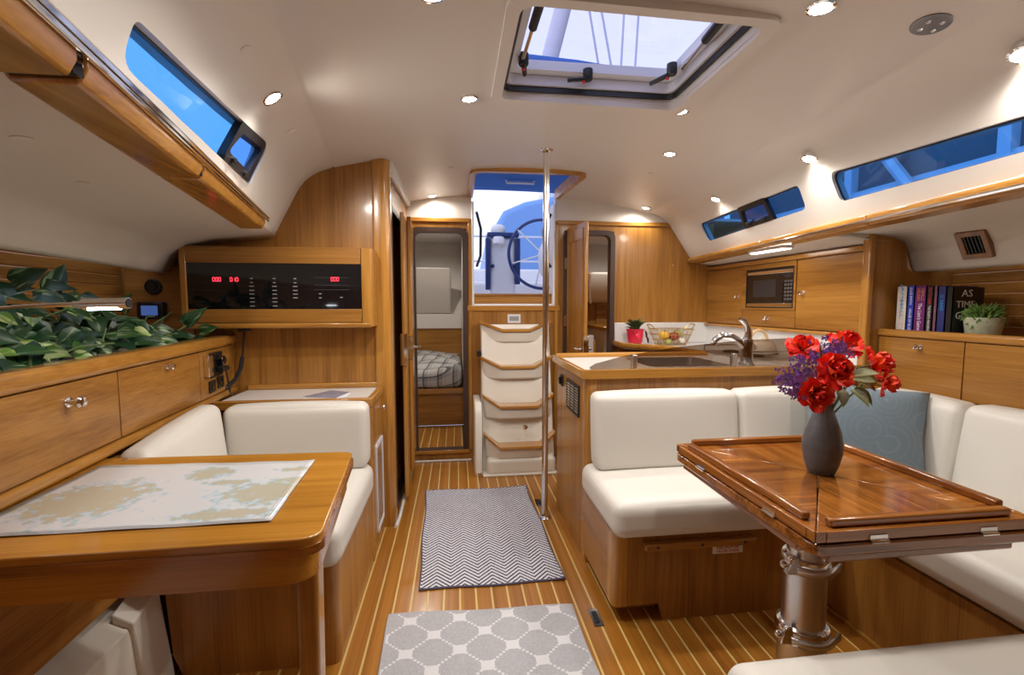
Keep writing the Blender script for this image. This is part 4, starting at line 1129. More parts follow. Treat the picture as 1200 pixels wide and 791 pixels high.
# red pot with leafy plant
rp = thing('potted_plant', 'dark leafy plant in a red footed pot by the doorway', 'potted plant', (1.285, 3.14, .85))
MB().lathe((1.285, 3.14, .85), [(.046, .018), (.052, .03), (.060, .105), (.064, .108), (.064, .116), (.056, .116), (.054, .10), (.001, .098)], 24).build('pot', 'red_pot', rp, smooth=True)
for k in range(4):
    a = R(45 + 90 * k); MB().box(1.285 + .034 * math.cos(a) - .013, 1.285 + .034 * math.cos(a) + .013, 3.14 + .034 * math.sin(a) - .013, 3.14 + .034 * math.sin(a) + .013, .85, .874).build('foot', 'red_pot', rp, bev=.003)
MB().ball((1.285, 3.082, .915), .026, 14, (1, .5, 1.1)).build('relief', 'red_pot', rp, smooth=True)
def leaf_mesh(L, wd, curl=.25, n=6, cup=.2):
    """pointed leaf lying along +x from the origin"""
    mb = MB()
    for i in range(n + 1):
        t = i / n; w = wd * math.sin(math.pi * min(1, t * .92 + .08)) ** .8 * (1 - .25 * t); z = -curl * L * t * t
        mb.v += [Vector((L * t, -w / 2, z + cup * w)), Vector((L * t, 0, z)), Vector((L * t, w / 2, z + cup * w))]
    for i in range(n):
        a = 3 * i; mb.f += [[a, a + 1, a + 4, a + 3], [a + 1, a + 2, a + 5, a + 4]]
    return mb
def place_leaf(proto, parent, p, yaw, pitch, roll, s):
    c = proto.copy(); COL.objects.link(c); c.parent = parent
    c.location = Vector(p) - wloc(parent); c.rotation_euler = (roll, -pitch, yaw); c.scale = (s, s, s)
    return c
rng = random.Random(11)
p1 = leaf_mesh(.05, .030).build('leaf', 'coleus', rp, local=True, smooth=True); p2 = leaf_mesh(.05, .030, .5).build('leaf', 'coleus_dark', rp, local=True, smooth=True)
for o in (p1, p2): o.location = (0, 0, .11)
for k in range(64):
    a = rng.uniform(0, 6.28); e = rng.uniform(-.1, 1.3); r = rng.uniform(0, .035)
    place_leaf(p2 if (e < .5 and rng.random() < .75) else p1, rp, (1.285 + r * math.cos(a), 3.14 + r * math.sin(a), .96 + .05 * rng.random() * (e > .3)), a, e, rng.uniform(-.4, .4), rng.uniform(.8, 1.3))
for k in range(6):
    place_leaf(p2, rp, (1.345 + .004 * k, 3.11, .955 - .012 * k), rng.uniform(-.9, .5), -.9, 0, .8)

# wire basket with gourds
bk = thing('wire_basket', 'gold wire fruit basket with two handles on the worktop', 'basket', (1.55, 3.13, .85))
def brect(hx, hy, z): return [(1.55 + sx_ * hx, 3.13 + sy_ * hy, z) for sx_, sy_ in ((-1, -1), (1, -1), (1, 1), (-1, 1))]
lv_ = [(.095, .055, .853), (.108, .066, .885), (.122, .078, .925), (.135, .09, .965)]
for i, (hx, hy, z) in enumerate(lv_): MB().tube(brect(hx, hy, z), .0035 if i == 3 else .0022, 6, closed=True).build('hoop', 'wire_gold', bk, smooth=True)
for side in range(4):
    for k in range(9 if side % 2 == 0 else 6):
        n_ = 9 if side % 2 == 0 else 6; w = (k + .5) / n_ * 2 - 1; pts = []
        for hx, hy, z in lv_:
            q = (w * hx, -hy) if side == 0 else (hx, w * hy) if side == 1 else (w * hx, hy) if side == 2 else (-hx, w * hy)
            pts.append((1.55 + q[0], 3.13 + q[1], z))
        MB().tube(pts, .0018, 5).build('wire', 'wire_gold', bk, smooth=True)
MB().box(1.55 - .095, 1.55 + .095, 3.13 - .055, 3.13 + .055, .851, .8535).build('floor_mesh', 'wire_gold', bk)
for sx_ in (-1, 1):
    MB().tube([(1.55 + sx_ * .135, 3.13 - .05, .965), (1.55 + sx_ * .165, 3.13 - .04, .995), (1.55 + sx_ * .172, 3.13, 1.0), (1.55 + sx_ * .165, 3.13 + .04, .995), (1.55 + sx_ * .135, 3.13 + .05, .965)], .004, 6).build('handle', 'wire_gold', bk, smooth=True)
def gourd(x, y, z, r, mat, lab, sq=(1, 1, .85), lobes=9):
    t = thing('gourd', lab, 'gourd', (x, y, z - r * sq[2]), 'gourds in the wire basket')
    mb = MB(); n = 36; m = 10
    def f(u, v):
        th = 2 * math.pi * u; ph = math.pi * v
        k = 1 + .07 * abs(math.sin(lobes * th / 2)) * math.sin(ph) - .22 * math.exp(-(ph / .35) ** 2)
        return (x + r * k * sq[0] * math.sin(ph) * math.cos(th), y + r * k * sq[1] * math.sin(ph) * math.sin(th), z + r * k * sq[2] * math.cos(ph))
    mb.grid(f, n, m).build('flesh', mat, t, smooth=True)
    MB().tube([(x, y, z + r * .6 * sq[2]), (x + .004, y, z + r * sq[2]), (x + .010, y + .003, z + r * sq[2] + .012)], .005, 6).build('stem', 'olive_leaf', t, smooth=True)
gourd(1.492, 3.115, .920, .036, 'gourd_yellow', 'bright yellow gourd in the wire basket')
gourd(1.565, 3.105, .915, .037, 'gourd_red', 'dark red gourd in the wire basket')
gourd(1.612, 3.155, .925, .034, 'gourd_green', 'mottled green gourd in the basket, behind the pale one')
gourd(1.614, 3.082, .886, .026, 'enamel', 'small pale gourd at the basket end')
gourd(1.508, 3.082, .878, .022, 'gourd_green', 'small green gourd under the yellow one')
gourd(1.53, 3.165, .905, .034, 'gourd_yellow', 'yellow gourd at the back of the basket')
# ------------------------------------------------------------------ steps, doors, aft cabins
ld = thing('companionway_steps', 'cream moulded companionway steps with four upswept teak treads', 'steps', (.416, 3.1, 0))
mb = MB().hexa([(.165, 3.00, 0), (.668, 3.00, 0), (.668, 3.262, 0), (.165, 3.262, 0), (.172, 3.205, 1.0), (.662, 3.205, 1.0), (.662, 3.262, 1.0), (.172, 3.262, 1.0)])
mb.build('body', 'gelcoat', ld, bev=.012, seg=3)
TR = ((3.130, .950, .098, .258, .058), (3.055, .700, .115, .252, .064), (2.975, .440, .128, .247, .072), (2.900, .185, .138, .243, .080))
for yf, z, hm, he, rise in TR:
    c = .416
    # plan: flat middle, sides sweep up and back
    def strip(off, zo, t):
        yb = yf + .11
        pts = [(-he, yf + .055 + off, rise), (-hm, yf + off, 0), (hm, yf + off, 0), (he, yf + .055 + off, rise)]
        mbx = MB()
        for x, y, dz in pts:
            mbx.v += [Vector((c + x, y, z + dz + zo)), Vector((c + x, yb, z + dz + zo)), Vector((c + x, yb, z + dz + zo + t)), Vector((c + x, y, z + dz + zo + t))]
        for i in range(3):
            for k in range(4): mbx.f.append([4 * i + k, 4 * i + (k + 1) % 4, 4 * i + 4 + (k + 1) % 4, 4 * i + 4 + k])
        mbx.f += [[0, 1, 2, 3], [12, 13, 14, 15]]
        return mbx
    strip(0, 0, .022).build('tread', 'solid_x', ld, bev=.004)
    # moulded lip below each tread, tapering back to the body
    mbx = MB(); pts = [(-he + .008, yf + .065, rise), (-hm, yf + .012, 0), (hm, yf + .012, 0), (he - .008, yf + .065, rise)]
    for x, y, dz in pts:
        mbx.v += [Vector((c + x, y, z + dz + .002)), Vector((c + x, yf + .15, z + dz + .002)), Vector((c + x * .97, yf + .15, z - .085)), Vector((c + x * .95, y + .022, z - .075))]
    for i in range(3):
        for k in range(4): mbx.f.append([4 * i + k, 4 * i + (k + 1) % 4, 4 * i + 4 + (k + 1) % 4, 4 * i + 4 + k])
    mbx.f += [[0, 1, 2, 3], [12, 13, 14, 15]]
    mbx.build('step_lip', 'gelcoat', ld, bev=.012, seg=3)
MB().box(.19, .66, 2.925, 3.05, .0, .12).build('kick_block', 'gelcoat', ld, bev=.03, seg=4)
MB().box(.165, .668, 2.915, 3.02, .0, .016).build('foot', 'gelcoat', ld, bev=.005)
knob_mb((.455, 2.99, .315), (0, -1, .1), 1.2).build('knob', 'chrome', ld, smooth=True)
MB().box(.140, .170, 3.15, 3.19, .78, .82).build('side_clip', 'black_plastic', ld, bev=.003)
bx_ = thing('step_side_box', 'cream moulded box with sloping top beside the steps', 'box', (.15, 3.1, 0))
MB().prism([(2.935, 0), (3.262, 0), (3.262, .49), (2.99, .49), (2.935, .42)], 'x', .112, .163).build('moulding', 'gelcoat', bx_, bev=.012, seg=3)
MB().box(.118, .158, 2.925, 2.94, .0, .03).build('foot_bracket', 'chrome', bx_, bev=.003)

# door to the port aft cabin, opened towards the viewer and seen edge on
d1 = struct(thing('door_1', 'teak cabin door opened back along the passage, seen edge on', 'door', (-.31, 3.255, .08)))
q = [(-.318, 3.258), (-.294, 3.258), (-.274, 2.885), (-.298, 2.883)]
lf = MB().prism(q, 'z', .085, 1.685).build('leaf', 'solid_z', d1, bev=.006)
MB().box(-.297, -.272, 2.877, 2.886, .80, .95).build('latch_plate', 'chrome', lf)
MB().tube([(-.275, 2.91, .875), (-.245, 2.91, .875), (-.238, 2.93, .875), (-.238, 2.97, .875)], .007, 8).build('lever', 'chrome', lf, smooth=True)
MB().lathe((-.285, 2.876, .875), [(.012, 0), (.012, .01), (.001, .011)], 14, (0, -1, 0)).build('lock_barrel', 'chrome', lf, smooth=True)
for z in (.30, 1.42): MB().box(-.322, -.300, 3.24, 3.266, z, z + .09).build('hinge', 'chrome', d1)
# door to the starboard aft cabin, hinged on the companionway side
d2 = struct(thing('door_2', 'panelled teak door standing open between steps and galley', 'door', (.80, 3.255, .10)))
q = [(.803, 3.262), (.826, 3.265), (.868, 2.93), (.845, 2.927)]
lf = MB().prism(q, 'z', .11, 1.69).build('leaf', 'teak_z', d2, bev=.005)
def dl(t, o): 
    a = Vector((.803, 3.262)); b = Vector((.845, 2.927)); nrm = Vector((-(b - a).y, (b - a).x)).normalized() * -1
    p = a.lerp(b, t) + nrm * o
    return p
for z0, z1, t0, t1 in ((.16, .22, .10, .90), (1.58, 1.655, .10, .90), (.22, 1.58, .10, .22), (.22, 1.58, .78, .90)):
    pp = [dl(t0, 0), dl(t1, 0), dl(t1, .006), dl(t0, .006)]
    MB().prism([tuple(p) for p in pp], 'z', z0, z1).build('stile', 'teak_z', lf, bev=.002)
MB().box(.838, .875, 2.921, 2.931, .77, .93).build('latch_plate', 'chrome', lf, bev=.002)
MB().tube([(.86, 2.95, .845), (.90, 2.945, .845), (.905, 2.97, .845), (.905, 3.01, .845)], .008, 8).build('lever', 'chrome', lf, smooth=True)
MB().tube([(.845, 2.95, .845), (.81, 2.945, .845), (.805, 2.965, .845), (.80, 3.0, .845)], .008, 8).build('lever', 'chrome', lf, smooth=True)
for z in (.30, .98, 1.40): MB().box(.786, .812, 3.25, 3.275, z, z + .08).build('hinge', 'chrome', d2)

# port aft cabin
A0, A1 = -1.05, .055
cab = struct(thing('wall_aft_cabin', 'cream liner walls of the port aft cabin', 'wall', (-.4, 4.2, 0)))
MB().box(A0, A1 + .02, 4.86, 4.9, 1.04, 1.80).build('end_liner', 'liner', cab)
MB().prism([(4.45, 1.50), (4.86, 1.32), (4.86, 1.04), (4.82, 1.04), (4.60, 1.36)], 'x', A0, -.05).build('hanging_liner', 'liner', cab, bev=.03, seg=3)
MB().box(A0, A1, 4.82, 4.88, .885, 1.04).build('shelf_front', 'liner', cab, bev=.006)
MB().box(A0, A1 + .02, 4.84, 4.9, .0, .885).build('end_panel', 'teak_x', cab)
MB().box(A1, A1 + .02, 3.312, 4.9, .0, 1.8).build('inner_liner', 'liner', cab)
MB().box(A0 - .02, A0, 3.312, 4.9, .0, 1.8).build('outer_liner', 'liner', cab)
MB().box(A0, A1 + .02, 3.312, 4.9, 1.78, 1.80).build('overhead', 'liner', cab)
cfl = struct(MB().box(A0, A1, 3.32, 4.0, .02, .068).build('floor_aft_cabin', 'caulk'), 'teak and holly sole of the port aft cabin', 'floor')
for k in range(9):
    x = -.497 + k * PITCH
    MB().box(x - .027, x + .027, 3.312, 3.95, .068, .075).build('plank', 'sole_y', cfl)
    MB().box(x + .0277, x + .0350, 3.312, 3.95, .068, .0746).build('holly_strip', 'holly', cfl)
bd = thing('berth', 'berth with plaid mattress in the port aft cabin', 'berth', (-.45, 4.4, .075))
MB().box(A0, A1, 3.98, 4.84, .075, .365).build('berth_front', 'teak_x', bd)
MB().box(A0, A1, 3.935, 4.84, .362, .412).build('berth_board', 'solid_x', bd, bev=.006)
m, n_, l_, b_ = new_mat('plaid')
tc = n_.new('ShaderNodeTexCoord'); sx = n_.new('ShaderNodeSeparateXYZ'); mp_ = n_.new('ShaderNodeMapping'); mp_.inputs['Rotation'].default_value = (0, 0, R(12))
l_.new(tc.outputs['Object'], mp_.inputs[0]); l_.new(mp_.outputs[0], sx.inputs[0])
def M2(op, a, b):
    q = n_.new('ShaderNodeMath'); q.operation = op
    for i, v in enumerate((a, b)):
        if isinstance(v, (int, float)): q.inputs[i].default_value = v
        else: l_.new(v, q.inputs[i])
    return q.outputs[0]
acc = None
for i in (0, 1):
    co = sx.outputs[i] if i == 0 else M2('SUBTRACT', sx.outputs[1], sx.outputs[2])
    for sc_, wdt, am in ((8, .34, .5), (8, .10, .8), (16, .12, .35)):
        fr_ = M2('FRACT', M2('MULTIPLY', co, sc_), 0); s_ = M2('MULTIPLY', M2('LESS_THAN', fr_, wdt), am * .6)
        acc = s_ if acc is None else M2('ADD', acc, s_)
mx = n_.new('ShaderNodeMix'); mx.data_type = 'RGBA'; mx.inputs['A'].default_value = (.55, .53, .50, 1); mx.inputs['B'].default_value = (.10, .10, .11, 1)
l_.new(acc, mx.inputs['Factor']); l_.new(mx.outputs['Result'], b_.inputs['Base Color']); b_.inputs['Roughness'].default_value = .85
def rumple(p):
    top = max(0, (p.z - .43) / .2)
    return (p.x, p.y + .012 * math.sin(17 * p.x + 3 * p.z), p.z + top * (.018 * math.sin(9 * p.x + 5 * p.y) + .010 * math.sin(21 * p.y - 7 * p.x)) + top * .22 * (p.y - 3.95) * .35)
MB().rbox(A0 + .02, A1 - .012, 3.925, 4.83, .412, .590, .06, 16, .012, fn=rumple).build('plaid_cover', 'plaid', bd, smooth=True)
# a ceiling light of its own in each aft cabin
for (x, y, z, lab, nm) in ((-.30, 4.0, 1.779, 'downlight in the port aft cabin ceiling', 'berth_cabin'), (1.45, 3.95, 1.779, 'downlight in the starboard aft cabin ceiling', 'wash_cabin')):
    downlight(x, y, z, (0, 0, -1), lab, LAMP_POWER, nm + '_downlight_offscreen', nm + '_lamp_offscreen')

# starboard aft cabin
cab2 = struct(thing('wall_aft_head', 'cream liner and teak walls of the starboard aft cabin', 'wall', (1.4, 4.2, 0)))
MB().hexa([(.795, 3.312, 0), (.815, 3.312, 0), (1.33, 4.78, 0), (1.31, 4.78, 0), (.795, 3.312, 1.8), (.815, 3.312, 1.8), (1.33, 4.78, 1.8), (1.31, 4.78, 1.8)]).build('inner_panel', 'teak_z', cab2)
MB().box(1.30, 2.3, 4.76, 4.8, 1.30, 1.8).build('end_liner', 'liner', cab2)
MB().prism([(4.35, 1.46), (4.76, 1.46), (4.76, 1.16), (4.66, 1.16), (4.5, 1.22)], 'x', 1.31, 2.3).build('hanging_liner', 'liner', cab2, bev=.03, seg=3)
MB().box(1.30, 2.3, 4.76, 4.8, .0, 1.30).build('end_panel', 'teak_z', cab2)
for k in range(5): MB().box(1.50, 2.3, 4.74, 4.762, .93 + k * .05, .977 + k * .05).build('slat', 'teak_y', cab2, bev=.003)
MB().box(2.28, 2.3, 3.312, 4.8, 0, 1.8).build('outer_liner', 'liner', cab2)
MB().prism([(.795, 3.312), (2.3, 3.312), (2.3, 4.8), (1.31, 4.8)], 'z', 1.78, 1.80).build('overhead', 'liner', cab2)
MB().hexa([(.826, 3.45, .5), (.838, 3.45, .5), (1.308, 4.80, .5), (1.296, 4.80, .5), (.826, 3.45, 1.80), (.838, 3.45, 1.80), (1.305, 4.80, 1.8), (1.295, 4.80, 1.8)]).build('cockpit_side', 'deck_white', cab2)
MB().prism([(.795, 3.32), (2.3, 3.32), (2.3, 4.8), (1.31, 4.8)], 'z', .05, .10).build('sole', 'sole_y', cab2)
wb = thing('wash_counter', 'white counter unit with teak edge in the starboard aft cabin', 'counter', (1.6, 4.3, .1))
MB().box(1.36, 2.2, 4.05, 4.7, .1, .90).build('unit', 'white_laminate', wb)
MB().box(1.345, 2.2, 4.035, 4.72, .90, .935).build('teak_edge', 'solid_x', wb, bev=.006)
for k in range(9): MB().lathe((1.40 + k * .03, 4.045, .12), [(.013, 0), (.013, .60)], 10).build('curtain_fold', 'curtain', wb, smooth=True)
sh = thing('shower_head', 'chrome hand shower on the starboard aft cabin wall', 'shower head', (1.15, 4.1, 1.30))
MB().tube([(1.10, 4.10, 1.315), (1.17, 4.08, 1.325), (1.215, 4.08, 1.30), (1.225, 4.08, 1.26), (1.235, 4.09, 1.15)], .008, 8).build('hose', 'chrome', sh, smooth=True)
MB().lathe((1.175, 4.07, 1.33), [(.012, 0), (.026, .02), (.028, .03), (.001, .032)], 16, (.3, -.6, .1)).build('rose', 'chrome', sh, smooth=True)
tl = thing('low_panel', 'low white panel with teak edge inside the starboard doorway', 'panel', (1.05, 3.6, .1))
MB().prism(rpoly(rect(3.46, 3.50, .1, .90), .004), 'x', .98, 1.075).build('panel', 'white_laminate', tl)
MB().box(1.072, 1.09, 3.455, 3.505, .1, .86).build('edge', 'solid_z', tl, bev=.006)

# ------------------------------------------------------------------ hatch in the coachroof
wk = struct(thing('window_5', 'coachroof hatch with alloy frame and clear pane', 'hatch', (.51, 1.47, 1.93)))
ro = rpoly(rect(.135, .885, 1.165, 1.775), .05, 6); ri = rpoly(rect(.172, .848, 1.202, 1.738), .04, 6); n = len(ro)
mb = MB()
mb.v = [Vector((x, y, cz(x) - .014)) for x, y in ro] + [Vector((x, y, cz(x) - .014)) for x, y in ri] + [Vector((x, y, cz(x) + .02)) for x, y in ro] + [Vector((x, y, 1.985)) for x, y in ri]
for i in range(n):
    j = (i + 1) % n
    mb.f += [[i, j, n + j, n + i], [i, 2 * n + i, 2 * n + j, j], [n + i, n + j, 3 * n + j, 3 * n + i]]
mb.build('inner_trim', 'liner', wk, smooth=True)
MB().ring(rpoly(rect(.178, .842, 1.208, 1.732), .035, 6), rpoly(rect(.186, .834, 1.216, 1.724), .03, 6), 'z', 1.936, 1.956).build('gasket', 'black_plastic', wk, smooth=True)
MB().ring(rpoly(rect(.172, .848, 1.202, 1.738), .035, 6), rpoly(rect(.196, .824, 1.226, 1.714), .03, 6), 'z', 1.956, 1.99).build('fixed_frame', 'alloy', wk, smooth=True)
MB().ring(rpoly(rect(.182, .838, 1.212, 1.728), .035, 6), rpoly(rect(.222, .798, 1.252, 1.676), .03, 6), 'z', 1.992, 2.025).build('lid_frame', 'alloy', wk, smooth=True)
MB().prism(rpoly(rect(.20, .82, 1.23, 1.71), .03, 6), 'z', 2.025, 2.033).build('lid_pane', 'clear_pane', wk)
def hatch_dog(x, y, dx, dy):
    h = MB().lathe((x, y, 1.992), [(.018, .01), (.018, -.022), (.015, -.028), (.001, -.028)], 16).build('dog_handle', 'black_plastic', wk, smooth=True)
    MB().tube([(x, y, 1.970), (x + dx * .5, y + dy * .5, 1.964), (x + dx, y + dy, 1.958)], [.009, .009, .008], 8).build('dog_lever', 'black_plastic', h, smooth=True)
    MB().ball((x + dx * .2, y + dy * .2, 1.958), .007, 8).build('red_button', 'red_mark', h, smooth=True)
hatch_dog(.485, 1.675, -.075, -.005); hatch_dog(.772, 1.60, -.055, .06); hatch_dog(.236, 1.60, .012, .05)
for x, sgn in ((.232, 1), (.80, -1)):
    s_ = MB().tube([(x, 1.575, 1.975), (x + sgn * .006, 1.42, 1.985)], .006, 8).build('stay_rod', 'steel', wk, smooth=True)
    MB().tube([(x + sgn * .006, 1.42, 1.985), (x + sgn * .012, 1.26, 1.995)], .014, 10).build('stay_sleeve', 'black_plastic', wk, smooth=True)

# ------------------------------------------------------------------ on deck and beyond
dk = struct(MB().box(.10, .76, 3.41, 4.0, 1.08, 1.130).build('floor_bridge_deck', 'deck_white'), 'white bridge deck outside the companionway', 'deck')
ck = struct(MB().box(-1.6, 2.6, 4.95, 7.2, .50, .60).build('floor_cockpit', 'deck_white'), 'white cockpit sole', 'deck')
pdl = thing('steering_pedestal', 'white steering pedestal with dark pod and compass dome', 'pedestal', (.51, 5.05, .60))
MB().hexa([(.36, 5.0, .6), (.66, 5.0, .6), (.66, 5.25, .6), (.36, 5.25, .6), (.375, 5.02, 1.88), (.655, 5.02, 1.88), (.645, 5.2, 1.88), (.385, 5.2, 1.88)]).build('column', 'deck_white', pdl, bev=.03, seg=3)
MB().box(.34, .69, 4.97, 5.22, 1.875, 1.925).build('pod', 'pod_blue', pdl, bev=.012)
MB().box(.32, .372, 4.95, 5.05, 1.30, 1.86).build('guard', 'pod_blue', pdl, bev=.01); MB().box(.645, .70, 4.95, 5.05, 1.36, 1.86).build('guard', 'pod_blue', pdl, bev=.01)
MB().lathe((.465, 5.05, 1.925), [(.075, 0), (.085, .03), (.075, .065), (.05, .088), (.001, .098)], 20).build('compass_dome', 'white_paint', pdl, smooth=True)
MB().lathe((.465, 4.99, 1.80), [(.075, 0), (.078, .03), (.055, .075)], 20).build('compass_bowl', 'white_paint', pdl, smooth=True)
for x in (.40, .62): MB().ball((x, 4.99, 1.56), .022, 10).build('engine_lever', 'pod_blue', pdl, smooth=True)
wh = thing('wheel', 'large dark rimmed steering wheel in the cockpit', 'wheel', (.93, 4.85, 1.3))
MB().tube([(.93 + .37 * math.cos(a), 4.85 + .03 * math.sin(a), 1.68 + .37 * math.sin(a)) for a in [2 * math.pi * i / 48 for i in range(48)]], .017, 8, closed=True).build('rim', 'pod_blue', wh, smooth=True)
for k in range(6):
    a = 2 * math.pi * k / 6 + .3
    MB().tube([(.93, 4.85, 1.68), (.93 + .37 * math.cos(a), 4.85, 1.68 + .37 * math.sin(a))], .008, 6).build('spoke', 'white_paint', wh, smooth=True)
MB().lathe((.93, 4.83, 1.68), [(.05, 0), (.05, .05), (.001, .06)], 16, (0, 1, 0)).build('hub', 'white_paint', wh, smooth=True)
fe = thing('fender', 'white teardrop fender hanging beside the steering wheel', 'fender', (.945, 4.7, 1.40))
MB().lathe((.945, 4.70, 1.41), [(.01, 0), (.06, .03), (.085, .09), (.092, .2), (.085, .30), (.05, .37), (.02, .40), (.001, .41)], 20).build('body', 'white_paint', fe, smooth=True)
MB().tube([(.945, 4.70, 1.81), (.93, 4.7, 2.05), (.90, 4.7, 2.4)], .006, 6).build('lanyard', 'rope', fe, smooth=True)
hs_ = thing('stern_bench', 'white moulded helm seat behind the pedestal', 'seat', (.6, 5.8, .6))
MB().box(-.9, 2.1, 5.55, 6.3, .60, 1.42).build('seat_base', 'deck_white', hs_, bev=.05, seg=3)
MB().box(-.9, 2.1, 6.2, 6.35, 1.42, 1.62).build('seat_back', 'deck_white', hs_, bev=.04, seg=3)
pr = thing('pushpit_rail', 'steel stern rail behind the helm seat', 'rail', (.6, 6.6, .6))
for z in (1.75, 2.1): MB().tube([(-.9, 6.5, z), (2.2, 6.5, z)], .014, 8).build('tube', 'alloy', pr, smooth=True)
for x in (-.8, .15, .78, 1.25, 2.1): MB().tube([(x, 6.5, .6), (x, 6.5, 2.1)], .014, 8).build('stanchion', 'alloy', pr, smooth=True)
dg = thing('spray_hood', 'blue canvas spray hood over the companionway', 'spray hood', (.42, 3.7, 1.95))
def hood(u, v):
    x = -.35 + 1.6 * u; y = 3.33 + .60 * v; k = 2 * u - 1
    return (x, y, 2.145 - .10 * k * k - .02 * v + .01 * math.sin(9 * u))
MB().grid(hood, 20, 6).build('canopy', 'blue_canvas', dg, smooth=True, solid=.006)
MB().tube([(.40, 3.62, 2.118), (.40, 3.62, 2.100), (.62, 3.62, 2.100), (.62, 3.62, 2.118)], .010, 8).build('grab_bar', 'white_paint', dg, smooth=True)
for x in (-.33, 1.22):
    MB().tube([(x, 3.36, 1.84), (x, 3.36, 2.05)], .012, 8).build('hood_frame', 'alloy', dg, smooth=True); MB().tube([(x, 3.91, 1.82), (x, 3.91, 2.04)], .012, 8).build('hood_frame', 'alloy', dg, smooth=True)
sc_ = thing('stowed_sail', 'blue sail cover lying along the coachroof behind the hatch', 'sail cover', (.45, 2.65, 1.98))
prf = [(-.25, 1.93), (-.2, 2.40), (.1, 2.52), (.40, 2.545), (.70, 2.53), (.90, 2.51), (1.0, 2.475), (1.15, 2.46), (1.2, 1.93)]
MB().prism(prf, 'y', 2.60, 2.66).build('cover', 'blue_canvas', sc_, bev=.02, seg=3)
mast = tag(MB().tube([(.50, 2.95, 2.30), (.62, 3.0, 2.75), (.77, 3.06, 3.3), (1.10, 3.2, 4.5)], .055, 14).build('slanting_spar', 'alloy', smooth=True), 'blue grey spar slanting up above the hatch', 'spar')
for k, (a, b) in enumerate((((.84, 3.0, 3.22), (1.00, 3.0, 2.40)), ((.92, 3.0, 3.22), (1.09, 3.0, 2.40)), ((1.115, 3.0, 3.22), (1.08, 3.0, 2.40)), ((1.215, 3.0, 3.22), (1.175, 3.0, 2.40)))):
    a = Vector(a); b = Vector(b); d = a - b
    tag(MB().tube([b, b + d * .5, a, a + d], .007, 6).build('halyard', 'rope', smooth=True), ('pale line above the hatch, next to the slanting spar', 'pale line above the hatch, second from the slanting spar', 'pale line above the hatch, third from the slanting spar', 'pale line above the hatch, farthest from the slanting spar')[k], 'rope', 'lines above the hatch')
# a neighbouring boat seen astern, and the dock shed on the starboard side
nbh = thing('moored_boat', 'blue hulled boat moored astern of the cockpit, outlined from image pixels', 'boat', (2.2, 10, 0))
MB().prism([(.45, .2), (.60, 1.9), (.78, 2.70), (1.0, 3.08), (1.45, 3.28), (2.2, 3.44), (4.5, 3.6), (6.0, 3.6), (5.6, .2)], 'y', 9.5, 12.5).build('hull', 'hull_blue', nbh, bev=.12, seg=3)  # outline taken from image pixels and set at a chosen depth
MB().prism([(1.9, 3.40), (2.2, 4.0), (4.2, 4.0), (4.6, 3.6)], 'y', 10.0, 12.0).build('cabin', 'deck_white', nbh, bev=.1)
tag(MB().grid(lambda u, v: (-40 + 80 * u, 7.3 + 60 * v, .22 + .02 * math.sin(40 * u + 23 * v)), 40, 30).build('water', 'sea', smooth=True), 'dark harbour water astern under the moored boat', 'water', kind='stuff')
shd = thing('dock_shed', 'dark blue dock shed with pale beams beyond the windows', 'shed', (8.0, 2.0, 0))
MB().box(7.6, 8.0, -8, 12, -.5, 9.5).build('shed_wall', 'shed_grey', shd)
for y in (-6, -3.5, -1, 1.2, 3.2, 5.5, 8.0): MB().box(7.45, 7.6, y - .08, y + .08, -.5, 9.3).build('post', 'alloy', shd)
for y in (-5, -1.5, 2.0, 4.4, 7.0): MB().tube([(7.4, y - .9, 2.2), (7.4, y + 1.3, 5.2)], .09, 6).build('brace', 'alloy', shd, smooth=True)
for z in (3.1, 4.6, 6.4): MB().box(7.5, 7.6, -8, 12, z, z + .14).build('beam', 'alloy', shd)
# stanchions and lifelines along both side decks
for side, lab in ((1, 'steel guard rail stanchion on the starboard side deck'), (-1, 'steel guard rail stanchion on the port side deck')):
    x = 2.45 if side > 0 else -1.75
    for y in ((.85, 2.9) if side > 0 else (-.2, 2.4)):
        tag(MB().lathe((x, y, 1.45), [(.03, 0), (.03, .02), (.013, .03), (.013, .62), (.001, .63)], 12).build('stanchion', 'alloy', smooth=True), lab + (', forward one' if y < 1.5 else ', aft one'), 'stanchion', 'guard rail stanchions')
    for z in (1.75, 2.04):
        tag(MB().tube([(x, -3, z), (x, 1.5, z), (x, 6, z)], .004, 6).build('lifeline', 'alloy', smooth=True), 'thin %s lifeline wire along the %s side deck' % ('upper' if z > 2 else 'lower', 'starboard' if side > 0 else 'port'), 'wire')
